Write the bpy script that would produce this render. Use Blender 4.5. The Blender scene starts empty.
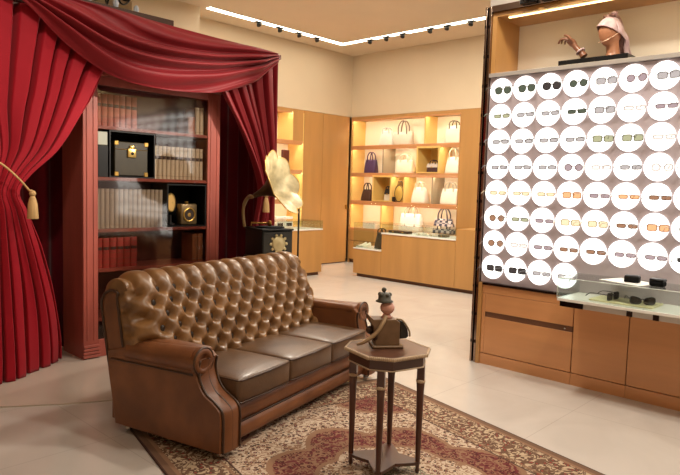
import bpy, bmesh, math, random
from mathutils import Vector, Matrix, Euler
R = random.Random(7)
PI = math.pi
scene = bpy.context.scene
COL = scene.collection

# ------------------------------------------------------------------ materials
def lin(c):
    r = []
    for v in c:
        v = v / 255.0
        r.append(v / 12.92 if v <= 0.04045 else ((v + 0.055) / 1.055) ** 2.4)
    return (r[0], r[1], r[2], 1.0)

def mat(name, col, rough=0.5, metal=0.0, var=0.0, scale=8.0, stretch=(1, 1, 1), bump=0.0,
        sheen=0.0, coat=0.0, col2=None, spec=0.5, detail=4.0, bump_scale=None, trans=0.0, distort=0.0):
    m = bpy.data.materials.new(name)
    m.use_nodes = True
    nt = m.node_tree
    b = nt.nodes['Principled BSDF']
    c = lin(col)
    b.inputs['Base Color'].default_value = c
    b.inputs['Roughness'].default_value = rough
    b.inputs['Metallic'].default_value = metal
    b.inputs['Specular IOR Level'].default_value = spec
    b.inputs['Sheen Weight'].default_value = sheen
    b.inputs['Coat Weight'].default_value = coat
    b.inputs['Coat Roughness'].default_value = 0.15
    b.inputs['Transmission Weight'].default_value = trans
    if var > 0 or col2 or bump > 0:
        tc = nt.nodes.new('ShaderNodeTexCoord')
        mp = nt.nodes.new('ShaderNodeMapping')
        mp.inputs['Scale'].default_value = stretch
        nt.links.new(tc.outputs['Object'], mp.inputs['Vector'])
        nz = nt.nodes.new('ShaderNodeTexNoise')
        nz.inputs['Scale'].default_value = scale
        nz.inputs['Detail'].default_value = detail
        nz.inputs['Distortion'].default_value = distort
        nt.links.new(mp.outputs['Vector'], nz.inputs['Vector'])
        if var > 0 or col2:
            rp = nt.nodes.new('ShaderNodeValToRGB')
            e = rp.color_ramp.elements
            e[0].position = 0.3
            e[1].position = 0.7
            if col2:
                e[0].color = c
                e[1].color = lin(col2)
            else:
                e[0].color = tuple(v * (1 - var) for v in c[:3]) + (1,)
                e[1].color = tuple(min(1, v * (1 + var)) for v in c[:3]) + (1,)
            nt.links.new(nz.outputs['Fac'], rp.inputs['Fac'])
            nt.links.new(rp.outputs['Color'], b.inputs['Base Color'])
        if bump > 0:
            nb = nz
            if bump_scale:
                nb = nt.nodes.new('ShaderNodeTexNoise')
                nb.inputs['Scale'].default_value = bump_scale
                nt.links.new(mp.outputs['Vector'], nb.inputs['Vector'])
            bp = nt.nodes.new('ShaderNodeBump')
            bp.inputs['Strength'].default_value = bump
            bp.inputs['Distance'].default_value = 0.01
            nt.links.new(nb.outputs['Fac'], bp.inputs['Height'])
            nt.links.new(bp.outputs['Normal'], b.inputs['Normal'])
    return m

def emat(name, col, strength):
    m = bpy.data.materials.new(name)
    m.use_nodes = True
    nt = m.node_tree
    nt.nodes.clear()
    e = nt.nodes.new('ShaderNodeEmission')
    e.inputs['Color'].default_value = lin(col)
    e.inputs['Strength'].default_value = strength
    o = nt.nodes.new('ShaderNodeOutputMaterial')
    nt.links.new(e.outputs[0], o.inputs[0])
    return m

def glassmat(name, tint=(245, 250, 248), rough=0.02, refl=1.0, ior=1.5):
    """thin pane: see-through with a Fresnel reflection"""
    m = bpy.data.materials.new(name)
    m.use_nodes = True
    nt = m.node_tree
    nt.nodes.clear()
    t = nt.nodes.new('ShaderNodeBsdfTransparent')
    t.inputs[0].default_value = lin(tint)
    g = nt.nodes.new('ShaderNodeBsdfGlossy')
    g.inputs['Roughness'].default_value = rough
    lw = nt.nodes.new('ShaderNodeLayerWeight')
    lw.inputs['Blend'].default_value = 0.5
    pw = nt.nodes.new('ShaderNodeMath'); pw.operation = 'POWER'; pw.inputs[1].default_value = 5.0
    nt.links.new(lw.outputs['Facing'], pw.inputs[0])
    mm = nt.nodes.new('ShaderNodeMath'); mm.operation = 'MULTIPLY_ADD'
    mm.inputs[1].default_value = 0.9; mm.inputs[2].default_value = 0.045 * refl
    f = pw
    mx = nt.nodes.new('ShaderNodeMixShader')
    o = nt.nodes.new('ShaderNodeOutputMaterial')
    nt.links.new(f.outputs[0], mm.inputs[0])
    nt.links.new(mm.outputs[0], mx.inputs[0])
    nt.links.new(t.outputs[0], mx.inputs[1])
    nt.links.new(g.outputs[0], mx.inputs[2])
    nt.links.new(mx.outputs[0], o.inputs[0])
    return m

M = {}
M['wall'] = mat('cream_plaster', (216, 198, 170), 0.75, var=0.02, scale=2)
M['ceiling'] = mat('ceiling_paint', (222, 206, 184), 0.8, var=0.02, scale=2)
M['bulk'] = mat('bulkhead_paint', (176, 168, 160), 0.6)
M['oak'] = mat('orange_oak', (186, 138, 80), 0.38, var=0.10, scale=5, stretch=(1, 1, 0.12), coat=0.15)
M['oakh'] = mat('orange_oak_horizontal', (204, 144, 94), 0.36, var=0.09, scale=5, stretch=(0.15, 0.15, 1.6), coat=0.2)
M['oakd'] = mat('shadow_gap_oak', (104, 66, 42), 0.5)
M['gold_in'] = mat('honey_lacquer', (238, 202, 122), 0.35, var=0.03, scale=2)
M['back'] = mat('cream_back_panel', (250, 243, 222), 0.5)
M['grey_panel'] = mat('taupe_panel', (170, 156, 130), 0.3)
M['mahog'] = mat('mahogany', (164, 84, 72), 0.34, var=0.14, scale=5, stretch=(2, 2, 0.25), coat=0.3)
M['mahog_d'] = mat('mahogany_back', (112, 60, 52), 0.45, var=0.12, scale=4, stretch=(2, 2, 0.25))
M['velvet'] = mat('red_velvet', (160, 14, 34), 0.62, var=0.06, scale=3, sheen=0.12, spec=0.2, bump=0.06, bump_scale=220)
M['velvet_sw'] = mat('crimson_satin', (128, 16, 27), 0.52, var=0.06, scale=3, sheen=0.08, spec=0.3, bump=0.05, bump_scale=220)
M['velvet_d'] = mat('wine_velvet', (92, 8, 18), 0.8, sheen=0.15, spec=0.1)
M['leather'] = mat('antique_leather', (100, 68, 38), 0.36, col2=(142, 102, 60), scale=7, bump=0.12, bump_scale=120, spec=0.5, coat=0.08)
M['leather_s'] = mat('seat_leather', (78, 54, 35), 0.40, col2=(102, 74, 48), scale=5, bump=0.12, bump_scale=90, spec=0.55, coat=0.1)
M['leather_r'] = mat('tan_leather', (98, 57, 31), 0.42, col2=(130, 80, 46), scale=4, bump=0.1, bump_scale=120, spec=0.5)
M['piping'] = mat('dark_piping', (62, 38, 22), 0.4)
M['button'] = mat('button_pit_shade', (42, 28, 18), 0.45)  # near-black tone puts the shade of the tuft pits into the buttons
M['steel'] = mat('steel', (205, 203, 200), 0.2, metal=1)
M['black'] = mat('black_lacquer', (11, 10, 10), 0.4, spec=0.35)
M['blackm'] = mat('matt_black', (7, 6, 6), 0.8, spec=0.2)
M['iron'] = mat('black_metal', (22, 20, 20), 0.4, metal=0.6)
M['bronze'] = mat('bronze_mirror', (150, 130, 116), 0.16, metal=1)
M['bronze_d'] = mat('bronze_dark', (52, 38, 34), 0.22, metal=0.9)
M['lilac'] = mat('lilac_panel', (186, 174, 180), 0.32, var=0.02, scale=3)
M['gold'] = mat('old_gold', (206, 170, 92), 0.32, metal=0.85, var=0.15, scale=14)
M['brass'] = mat('brass', (200, 160, 84), 0.3, metal=0.9)
M['goldlight'] = mat('horn_lining', (190, 176, 136), 0.42, metal=0.2, var=0.3, scale=12)
M['tassel'] = mat('gold_tassel', (206, 168, 112), 0.75, var=0.15, scale=60, stretch=(1, 1, 0.1))
M['table'] = mat('dark_walnut', (76, 42, 30), 0.3, var=0.18, scale=8, stretch=(1, 1, 0.3), coat=0.25)
M['tabletop'] = mat('walnut_top', (90, 58, 44), 0.32, var=0.12, scale=6, stretch=(0.3, 2, 1), coat=0.2)
M['ormolu'] = mat('ormolu', (190, 160, 122), 0.4, metal=0.35, var=0.2, scale=90)
M['white'] = mat('white_card', (238, 236, 230), 0.5)
M['whitel'] = mat('white_lacquer', (236, 232, 224), 0.25)
M['cream_l'] = mat('cream_leather', (236, 226, 202), 0.45, var=0.03, scale=6)
M['olive'] = mat('olive_case', (50, 42, 22), 0.45, var=0.12, scale=20)
M['skin_m'] = mat('mannequin_tan', (182, 126, 92), 0.42, coat=0.05, var=0.03, scale=4)
M['skin_h'] = mat('mannequin_brown', (134, 88, 64), 0.34, coat=0.2)
M['scarf'] = mat('silk_scarf', (222, 198, 196), 0.38, col2=(196, 162, 168), scale=16, sheen=0.2)
M['scarf2'] = mat('printed_silk', (150, 110, 108), 0.4, col2=(220, 190, 186), scale=34, sheen=0.2)
M['crystal'] = mat('crystal', (225, 238, 255), 0.05, trans=0.3)
M['dark_beam'] = mat('dark_timber', (74, 42, 26), 0.5, var=0.1, scale=5)
M['disc'] = emat('lit_disc', (255, 249, 240), 2.6)
M['strip'] = emat('cove_strip', (255, 246, 224), 10.0)
M['led'] = emat('warm_led', (255, 224, 158), 5.0)
M['led2'] = emat('shelf_led', (255, 241, 212), 36.0)
M['glass'] = glassmat('clear_glass')
M['glass_b'] = glassmat('bookcase_glass', (238, 234, 230), 0.065, 2.1, 1.55)
M['bead'] = mat('gilt_bead', (190, 166, 138), 0.5, metal=0.0, var=0.2, scale=120)

def floor_mat():
    m = bpy.data.materials.new('polished_marble')
    m.use_nodes = True
    nt = m.node_tree
    b = nt.nodes['Principled BSDF']
    tc = nt.nodes.new('ShaderNodeTexCoord')
    nz = nt.nodes.new('ShaderNodeTexNoise')
    nz.inputs['Scale'].default_value = 1.3
    nz.inputs['Detail'].default_value = 6
    nz.inputs['Distortion'].default_value = 1.2
    nt.links.new(tc.outputs['Object'], nz.inputs['Vector'])
    rp = nt.nodes.new('ShaderNodeValToRGB')
    rp.color_ramp.elements[0].position = 0.32
    rp.color_ramp.elements[0].color = lin((196, 188, 180))
    rp.color_ramp.elements[1].position = 0.68
    rp.color_ramp.elements[1].color = lin((206, 199, 191))
    nt.links.new(nz.outputs['Fac'], rp.inputs['Fac'])
    br = nt.nodes.new('ShaderNodeTexBrick')
    br.offset = 0.0
    br.inputs['Scale'].default_value = 1.0
    br.inputs['Brick Width'].default_value = 0.9
    br.inputs['Row Height'].default_value = 0.9
    br.inputs['Mortar Size'].default_value = 0.0025
    br.inputs['Color1'].default_value = (1, 1, 1, 1)
    br.inputs['Color2'].default_value = (0.97, 0.97, 0.97, 1)
    br.inputs['Mortar'].default_value = (0.8, 0.79, 0.78, 1)
    nt.links.new(tc.outputs['Object'], br.inputs['Vector'])
    mx = nt.nodes.new('ShaderNodeMix')
    mx.data_type = 'RGBA'
    mx.blend_type = 'MULTIPLY'
    mx.inputs[0].default_value = 1
    nt.links.new(rp.outputs['Color'], mx.inputs[6])
    nt.links.new(br.outputs['Color'], mx.inputs[7])
    nt.links.new(mx.outputs[2], b.inputs['Base Color'])
    b.inputs['Roughness'].default_value = 0.17
    b.inputs['Specular IOR Level'].default_value = 0.5
    return m
M['floor'] = floor_mat()

def rug_mat(L, W):
    """Persian rug, object space: x across (W), y along (L), centre at origin."""
    m = bpy.data.materials.new('persian_rug_pile')
    m.use_nodes = True
    nt = m.node_tree
    N = nt.nodes
    b = N['Principled BSDF']
    b.inputs['Roughness'].default_value = 0.95
    b.inputs['Specular IOR Level'].default_value = 0.1
    b.inputs['Sheen Weight'].default_value = 0.1
    tc = N.new('ShaderNodeTexCoord')
    sx = N.new('ShaderNodeSeparateXYZ')
    nt.links.new(tc.outputs['Object'], sx.inputs[0])
    def val(v):
        n = N.new('ShaderNodeValue'); n.outputs[0].default_value = v; return n.outputs[0]
    def mth(op, a, bb=None, c=None):
        n = N.new('ShaderNodeMath'); n.operation = op
        for i, x in enumerate((a, bb, c)):
            if x is None: continue
            if isinstance(x, (int, float)): n.inputs[i].default_value = x
            else: nt.links.new(x, n.inputs[i])
        return n.outputs[0]
    def mixc(f, a, bb):
        n = N.new('ShaderNodeMix'); n.data_type = 'RGBA'
        nt.links.new(f, n.inputs[0])
        for i, x in ((6, a), (7, bb)):
            if isinstance(x, tuple): n.inputs[i].default_value = x
            else: nt.links.new(x, n.inputs[i])
        return n.outputs[2]
    def gt(a, v): return mth('GREATER_THAN', a, v)
    def lt(a, v): return mth('LESS_THAN', a, v)
    def AND(a, c): return mth('MULTIPLY', a, c)
    X, Y = sx.outputs[0], sx.outputs[1]
    ax = mth('ABSOLUTE', X); ay = mth('ABSOLUTE', Y)
    # mirrored coordinates for a symmetric pattern
    cm = N.new('ShaderNodeCombineXYZ')
    nt.links.new(ax, cm.inputs[0]); nt.links.new(ay, cm.inputs[1])
    def floral(scale, thr, thr2, seed):
        mp = N.new('ShaderNodeMapping'); mp.inputs['Location'].default_value = (seed, seed * 1.7, 0)
        nt.links.new(cm.outputs[0], mp.inputs[0])
        nz = N.new('ShaderNodeTexNoise'); nz.inputs['Scale'].default_value = scale
        nz.inputs['Detail'].default_value = 1.5; nz.inputs['Distortion'].default_value = 1.6
        nt.links.new(mp.outputs[0], nz.inputs[0])
        band = mth('ABSOLUTE', mth('SUBTRACT', nz.outputs[0], 0.5))
        vine = lt(band, thr)
        vo = N.new('ShaderNodeTexVoronoi'); vo.inputs['Scale'].default_value = scale * 1.5
        nt.links.new(mp.outputs[0], vo.inputs[0])
        fl = lt(vo.outputs['Distance'], thr2)
        ring = AND(lt(vo.outputs['Distance'], thr2 * 0.5), fl)
        return vine, fl, ring
    cream = lin((192, 172, 150)); tan = lin((138, 104, 80)); red = lin((104, 42, 42)); dk = lin((66, 42, 34)); green = lin((112, 106, 88)); rose = lin((160, 104, 94))
    v1, f1, r1 = floral(20, 0.055, 0.35, 0.3)
    field = mixc(v1, cream, tan)
    field = mixc(f1, field, dk)
    field = mixc(r1, field, rose)
    v2, f2, r2 = floral(18, 0.06, 0.36, 4.1)
    redf = mixc(v2, red, tan)
    redf = mixc(f2, redf, lin((74, 16, 20)))
    redf = mixc(r2, redf, tan)
    v3, f3, r3 = floral(17, 0.08, 0.38, 9.2)
    bord = mixc(v3, lin((186, 164, 136)), lin((104, 76, 58)))
    bord = mixc(f3, bord, lin((92, 62, 48)))
    bord = mixc(r3, bord, lin((150, 60, 52)))
    v4, f4, r4 = floral(28, 0.06, 0.38, 2.2)
    core = mixc(v4, cream, green); core = mixc(f4, core, green); core = mixc(r4, core, rose)
    # lobed medallion
    Ye = mth('MULTIPLY', Y, 0.80)
    rad = mth('SQRT', mth('ADD', mth('MULTIPLY', X, X), mth('MULTIPLY', Ye, Ye)))
    ang = mth('ARCTAN2', Ye, X)
    lob = mth('ABSOLUTE', mth('COSINE', mth('MULTIPLY', ang, 4.0)))
    rl = mth('SUBTRACT', rad, mth('MULTIPLY', lob, 0.13))     # lobed radius
    col = field
    col = mixc(lt(rl, 0.62), col, tan)
    col = mixc(lt(rl, 0.585), col, redf)
    rl2 = mth('SUBTRACT', rad, mth('MULTIPLY', lob, 0.05))
    col = mixc(lt(rl2, 0.44), col, tan)
    col = mixc(lt(rl2, 0.415), col, field)
    rl3 = mth('SUBTRACT', rad, mth('MULTIPLY', lob, 0.04))
    col = mixc(lt(rl3, 0.20), col, core)
    # corner pieces of the field
    hx, hy = W / 2, L / 2
    fx = mth('SUBTRACT', hx - 0.34, ax); fy = mth('SUBTRACT', hy - 0.34, ay)
    rc = mth('SQRT', mth('ADD', mth('MULTIPLY', fx, fx), mth('MULTIPLY', fy, fy)))
    col = mixc(lt(rc, 0.40), col, tan)
    col = mixc(lt(rc, 0.37), col, redf)
    # borders
    ex = mth('SUBTRACT', hx, ax); ey = mth('SUBTRACT', hy, ay)
    ed = mth('MINIMUM', ex, ey)
    col = mixc(lt(ed, 0.36), col, dk)
    col = mixc(lt(ed, 0.35), col, bord)
    col = mixc(lt(ed, 0.33), col, tan)
    col = mixc(lt(ed, 0.315), col, bord)
    col = mixc(lt(ed, 0.075), col, tan)
    col = mixc(lt(ed, 0.05), col, lin((112, 84, 66)))
    col = mixc(lt(ed, 0.012), col, dk)
    nt.links.new(col, b.inputs['Base Color'])
    return m

# ------------------------------------------------------------------ mesh builder
class MB:
    def __init__(self):
        self.v = []; self.f = []; self.s = []; self.m = []
    def add(self, vs, fs, smooth=False, mi=0, T=None):
        o = len(self.v)
        for p in vs:
            p = Vector(p)
            self.v.append(T @ p if T else p)
        for f in fs:
            self.f.append([i + o for i in f]); self.s.append(smooth); self.m.append(mi)
        return self
    def bm(self, bm, smooth=False, mi=0, T=None):
        bm.verts.index_update()
        self.add([v.co.copy() for v in bm.verts], [[v.index for v in f.verts] for f in bm.faces], smooth, mi, T)
        bm.free(); return self
    def box(self, c, s, bev=0.0, mi=0, T=None, seg=1):
        bm = bmesh.new()
        bmesh.ops.create_cube(bm, size=1.0, matrix=Matrix.Translation(Vector(c)) @ Matrix.Diagonal((s[0], s[1], s[2], 1)))
        if bev > 0:
            bmesh.ops.bevel(bm, geom=list(bm.edges), offset=min(bev, 0.49 * min(s)), segments=seg, profile=0.5, affect='EDGES')
        return self.bm(bm, seg > 1, mi, T)
    def bx(self, x0, x1, y0, y1, z0, z1, bev=0.0, mi=0, T=None, seg=1):
        return self.box(((x0 + x1) / 2, (y0 + y1) / 2, (z0 + z1) / 2), (abs(x1 - x0), abs(y1 - y0), abs(z1 - z0)), bev, mi, T, seg)
    def tube(self, pts, r, n=10, cap=True, mi=0, T=None, smooth=True):
        pts = [Vector(p) for p in pts]
        rs = r if isinstance(r, (list, tuple)) else [r] * len(pts)
        vs = []; fs = []
        t = (pts[1] - pts[0]).normalized()
        up = Vector((0, 0, 1)) if abs(t.z) < 0.9 else Vector((1, 0, 0))
        a = t.cross(up).normalized()
        for i, p in enumerate(pts):
            if i == 0: t2 = pts[1] - pts[0]
            elif i == len(pts) - 1: t2 = pts[-1] - pts[-2]
            else: t2 = pts[i + 1] - pts[i - 1]
            t2.normalize()
            a = (a - t2 * a.dot(t2)).normalized()
            b = t2.cross(a)
            for k in range(n):
                th = 2 * PI * k / n
                vs.append(p + (a * math.cos(th) + b * math.sin(th)) * rs[i])
        for i in range(len(pts) - 1):
            for k in range(n):
                k2 = (k + 1) % n
                fs.append([i * n + k, i * n + k2, (i + 1) * n + k2, (i + 1) * n + k])
        if cap:
            fs.append(list(range(n))[::-1]); fs.append([(len(pts) - 1) * n + k for k in range(n)])
        return self.add(vs, fs, smooth, mi, T)
    def lathe(self, prof, n=24, mi=0, T=None, smooth=True, wob=None, cap=True):
        vs = []; fs = []
        for i, (r, z) in enumerate(prof):
            for k in range(n):
                th = 2 * PI * k / n
                rr, zz = (r, z) if wob is None else wob(r, z, th, i)
                vs.append((rr * math.cos(th), rr * math.sin(th), zz))
        for i in range(len(prof) - 1):
            for k in range(n):
                k2 = (k + 1) % n
                fs.append([i * n + k, i * n + k2, (i + 1) * n + k2, (i + 1) * n + k])
        if cap:
            fs.append(list(range(n))[::-1]); fs.append([(len(prof) - 1) * n + k for k in range(n)])
        return self.add(vs, fs, smooth, mi, T)
    def ball(self, c, r, n=12, mi=0, T=None, sc=(1, 1, 1)):
        bm = bmesh.new()
        bmesh.ops.create_uvsphere(bm, u_segments=n, v_segments=max(6, n * 2 // 3), radius=r,
                                  matrix=Matrix.Translation(Vector(c)) @ Matrix.Diagonal((sc[0], sc[1], sc[2], 1)))
        return self.bm(bm, True, mi, T)
    def prism(self, poly, a, b, axis='y', mi=0, T=None, smooth=False, bev=0.0):
        """poly of 2-D points extruded along axis from a to b.  x: (y,z)  y: (x,z)  z: (x,y)"""
        def P(p, t):
            if axis == 'x': return (t, p[0], p[1])
            if axis == 'y': return (p[0], t, p[1])
            return (p[0], p[1], t)
        n = len(poly)
        bm = bmesh.new()
        A = [bm.verts.new(P(p, a)) for p in poly]; B = [bm.verts.new(P(p, b)) for p in poly]
        bm.faces.new(A[::-1]); bm.faces.new(B)
        for i in range(n):
            bm.faces.new([A[i], A[(i + 1) % n], B[(i + 1) % n], B[i]])
        bmesh.ops.recalc_face_normals(bm, faces=list(bm.faces))
        if bev > 0:
            es = [e for e in bm.edges if (e.verts[0] in A) == (e.verts[1] in A) and e.calc_length() > 0]
            bmesh.ops.bevel(bm, geom=es, offset=bev, segments=2, profile=0.5, affect='EDGES')
        return self.bm(bm, smooth, mi, T)
    def grid(self, nu, nv, fn, smooth=True, mi=0, T=None, closeu=False):
        vs = []; fs = []
        for j in range(nv + 1):
            for i in range(nu + 1):
                vs.append(fn(i / nu, j / nv))
        w = nu + 1
        for j in range(nv):
            for i in range(nu):
                fs.append([j * w + i, j * w + i + 1, (j + 1) * w + i + 1, (j + 1) * w + i])
        return self.add(vs, fs, smooth, mi, T)
    def mesh(self, name, mats):
        me = bpy.data.meshes.new(name)
        me.from_pydata([tuple(p) for p in self.v], [], self.f)
        for m in (mats if isinstance(mats, (list, tuple)) else [mats]): me.materials.append(m)
        me.polygons.foreach_set('use_smooth', self.s)
        me.polygons.foreach_set('material_index', self.m)
        me.update()
        return me
    def build(self, name, mats, parent=None, loc=(0, 0, 0), rot=(0, 0, 0)):
        o = bpy.data.objects.new(name, self.mesh(name, mats))
        COL.objects.link(o)
        o.location = loc; o.rotation_euler = rot
        if parent: o.parent = parent
        return o

def empty(name, loc=(0, 0, 0), rz=0.0, rot=None):
    o = bpy.data.objects.new(name, None)
    COL.objects.link(o)
    o.empty_display_size = 0.1
    o.location = loc
    o.rotation_euler = rot if rot else (0, 0, rz)
    return o
def tag(o, label=None, cat=None, group=None, kind=None):
    if label: o['label'] = label
    if cat: o['category'] = cat
    if group: o['group'] = group
    if kind: o['kind'] = kind
    return o
def thing(name, label, cat, loc=(0, 0, 0), rz=0.0, group=None, rot=None):
    return tag(empty(name, loc, rz, rot), label, cat, group)
def kids(o): return [c for c in COL.objects if c.parent == o]
def copy_tree(o, parent=None, ch=None):
    c = o.copy(); COL.objects.link(c)
    c.parent = parent
    for k in (ch if ch is not None else list(o.children)): copy_tree(k, c)
    return c
def struct(name, mb, m):
    return tag(mb.build(name, m), kind='structure')
def solid(o, th, off=0.0):
    md = o.modifiers.new('thickness', 'SOLIDIFY'); md.thickness = th; md.offset = off
    return o
ORD = ['first', 'second', 'third', 'fourth', 'fifth', 'sixth', 'seventh', 'eighth', 'ninth', 'tenth', 'eleventh',
       'twelfth', 'thirteenth', 'fourteenth', 'fifteenth', 'sixteenth']
def cr(pts, n=8):
    """Catmull-Rom through points"""
    pts = [Vector(p) for p in pts]
    P = [pts[0] * 2 - pts[1]] + pts + [pts[-1] * 2 - pts[-2]]
    out = []
    for i in range(1, len(P) - 2):
        for k in range(n):
            t = k / n
            a, b, c, d = P[i - 1], P[i], P[i + 1], P[i + 2]
            out.append(0.5 * ((2 * b) + (c - a) * t + (2 * a - 5 * b + 4 * c - d) * t * t + (3 * b - a - 3 * c + d) * t ** 3))
    out.append(pts[-1].copy())
    return out
def interp(tab, x):
    if x <= tab[0][0]: return tab[0][1]
    for (x0, y0), (x1, y1) in zip(tab, tab[1:]):
        if x <= x1:
            t = (x - x0) / (x1 - x0)
            return y0 + (y1 - y0) * t
    return tab[-1][1]
def sinterp(tab, x):
    """smooth interpolation by Catmull-Rom"""
    if x <= tab[0][0]: return tab[0][1]
    if x >= tab[-1][0]: return tab[-1][1]
    for i in range(len(tab) - 1):
        if x <= tab[i + 1][0]:
            x0, y0 = tab[i]; x1, y1 = tab[i + 1]
            ym = tab[i - 1] if i > 0 else (2 * x0 - x1, 2 * y0 - y1)
            yp = tab[i + 2] if i + 2 < len(tab) else (2 * x1 - x0, 2 * y1 - y0)
            h = x1 - x0; t = (x - x0) / h
            m0 = (y1 - ym[1]) / (x1 - ym[0]) * h; m1 = (yp[1] - y0) / (yp[0] - x0) * h
            return (2 * t ** 3 - 3 * t * t + 1) * y0 + (t ** 3 - 2 * t * t + t) * m0 + (-2 * t ** 3 + 3 * t * t) * y1 + (t ** 3 - t * t) * m1

# ------------------------------------------------------------------ camera
H = 1.6
cam = bpy.data.cameras.new('camera')
cam.lens = 624.0 / 680.0 * 36.0
cam.sensor_width = 36.0
co = bpy.data.objects.new('camera', cam)
COL.objects.link(co)
r_ = Vector((0.686, -0.727, 0.029)); f_ = Vector((0.727, 0.682, -0.080)).normalized()
r_ = (r_ - f_ * r_.dot(f_)).normalized(); u_ = r_.cross(f_)
co.matrix_world = Matrix(((r_.x, u_.x, -f_.x, 0), (r_.y, u_.y, -f_.y, 0), (r_.z, u_.z, -f_.z, H), (0, 0, 0, 1)))
scene.camera = co
scene.view_settings.view_transform = 'Standard'
scene.view_settings.look = 'None'
scene.view_settings.exposure = 0.0
scene.view_settings.gamma = 1.0
scene.view_settings.use_curve_mapping = False

# ------------------------------------------------------------------ room shell
CE = 4.36
XF, YL = 9.9, 9.05
struct('floor', MB().bx(-2.6, 11.0, -2.6, 10.2, -0.1, 0), M['floor'])
struct('ceiling', MB().bx(-2.6, 11.0, -2.6, 10.2, CE, CE + 0.1), M['ceiling'])
struct('wall_back', MB().bx(-2.7, -2.6, -2.6, 10.2, 0, CE), M['wall'])
struct('wall_right', MB().bx(-2.6, 11.0, -2.7, -2.6, 0, CE), M['wall'])
# far wall : plaster over the panelling and oak panelling right of the shelving unit
struct('wall_far', MB().bx(XF, XF + 0.5, -2.6, YL, 3.09, CE).bx(XF + 0.5, XF + 0.6, -2.6, YL + 0.5, 0, CE), M['wall'])
struct('trim_1', MB().bx(XF, XF + 0.5, 2.0, 6.33, 0, 3.088), M['oak'])
# left wall
struct('wall_left', MB().bx(-2.6, XF, YL, YL + 0.5, 3.09, CE).bx(-2.6, XF + 0.5, YL + 0.5, YL + 0.6, 0, CE).bx(-2.6, 6.0, YL, YL + 0.5, 0, 3.088), M['wall'])
struct('trim_2', MB().bx(4.6, 5.75, YL - 0.5, YL - 0.001, 0, CE), M['wall'])
# tall oak door at the end of the left wall
d1 = struct('door_1', MB().bx(8.53, 9.05, YL, YL + 0.05, 0.02, 3.085).bx(9.056, 9.84, YL, YL + 0.05, 0.02, 3.085)
            .bx(8.53, 9.84, YL + 0.03, YL + 0.5, 0, 3.088, mi=1), [M['oak'], M['oakd']])
MB().box((9.79, YL - 0.02, 1.19), (0.03, 0.04, 0.10), 0.006).build('door_handle', M['brass'], d1)
# display wall on the right and the bulkhead above it
DX = 5.12           # face of the light panel
struct('wall_display', MB().bx(DX + 0.45, DX + 0.75, -2.6, 3.055, 0, 3.2).bx(DX + 0.06, DX + 0.75, -2.6, 3.055, 3.268, CE), M['bulk'])

# ------------------------------------------------------------------ low dais under the bookcase and curtains
dp = [(0.2, 5.45), (0.8, 5.02), (1.49, 4.60), (1.82, 4.38), (2.14, 4.21), (2.6, 4.12), (3.2, 4.25), (3.55, 4.42), (3.5, 4.9), (4.65, 5.1), (4.65, 6.1), (0.2, 6.1)]
tag(MB().prism(dp, 0.0, 0.010, 'z').build('dais', mat('dais_stone', (198, 184, 170), 0.2, var=0.02, scale=2)),
    'thin pale stone platform under the red curtains and bookcase', 'platform')
FZ = 0.010

# ------------------------------------------------------------------ rug
RA = math.radians(-13.5)
rl, rw = 3.3, 2.15
rc = Vector((math.cos(RA), math.sin(RA))) * 2.12 + Vector((-math.sin(RA), math.cos(RA))) * 2.45
tag(MB().box((0, 0, 0.005), (rw, rl, 0.010), 0.004).build('persian_rug', rug_mat(rl, rw), None, (rc.x, rc.y, 0), (0, 0, RA)),
    'cream and dark red patterned oriental rug under the brown leather sofa', 'rug')
RZ = 0.010

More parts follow.
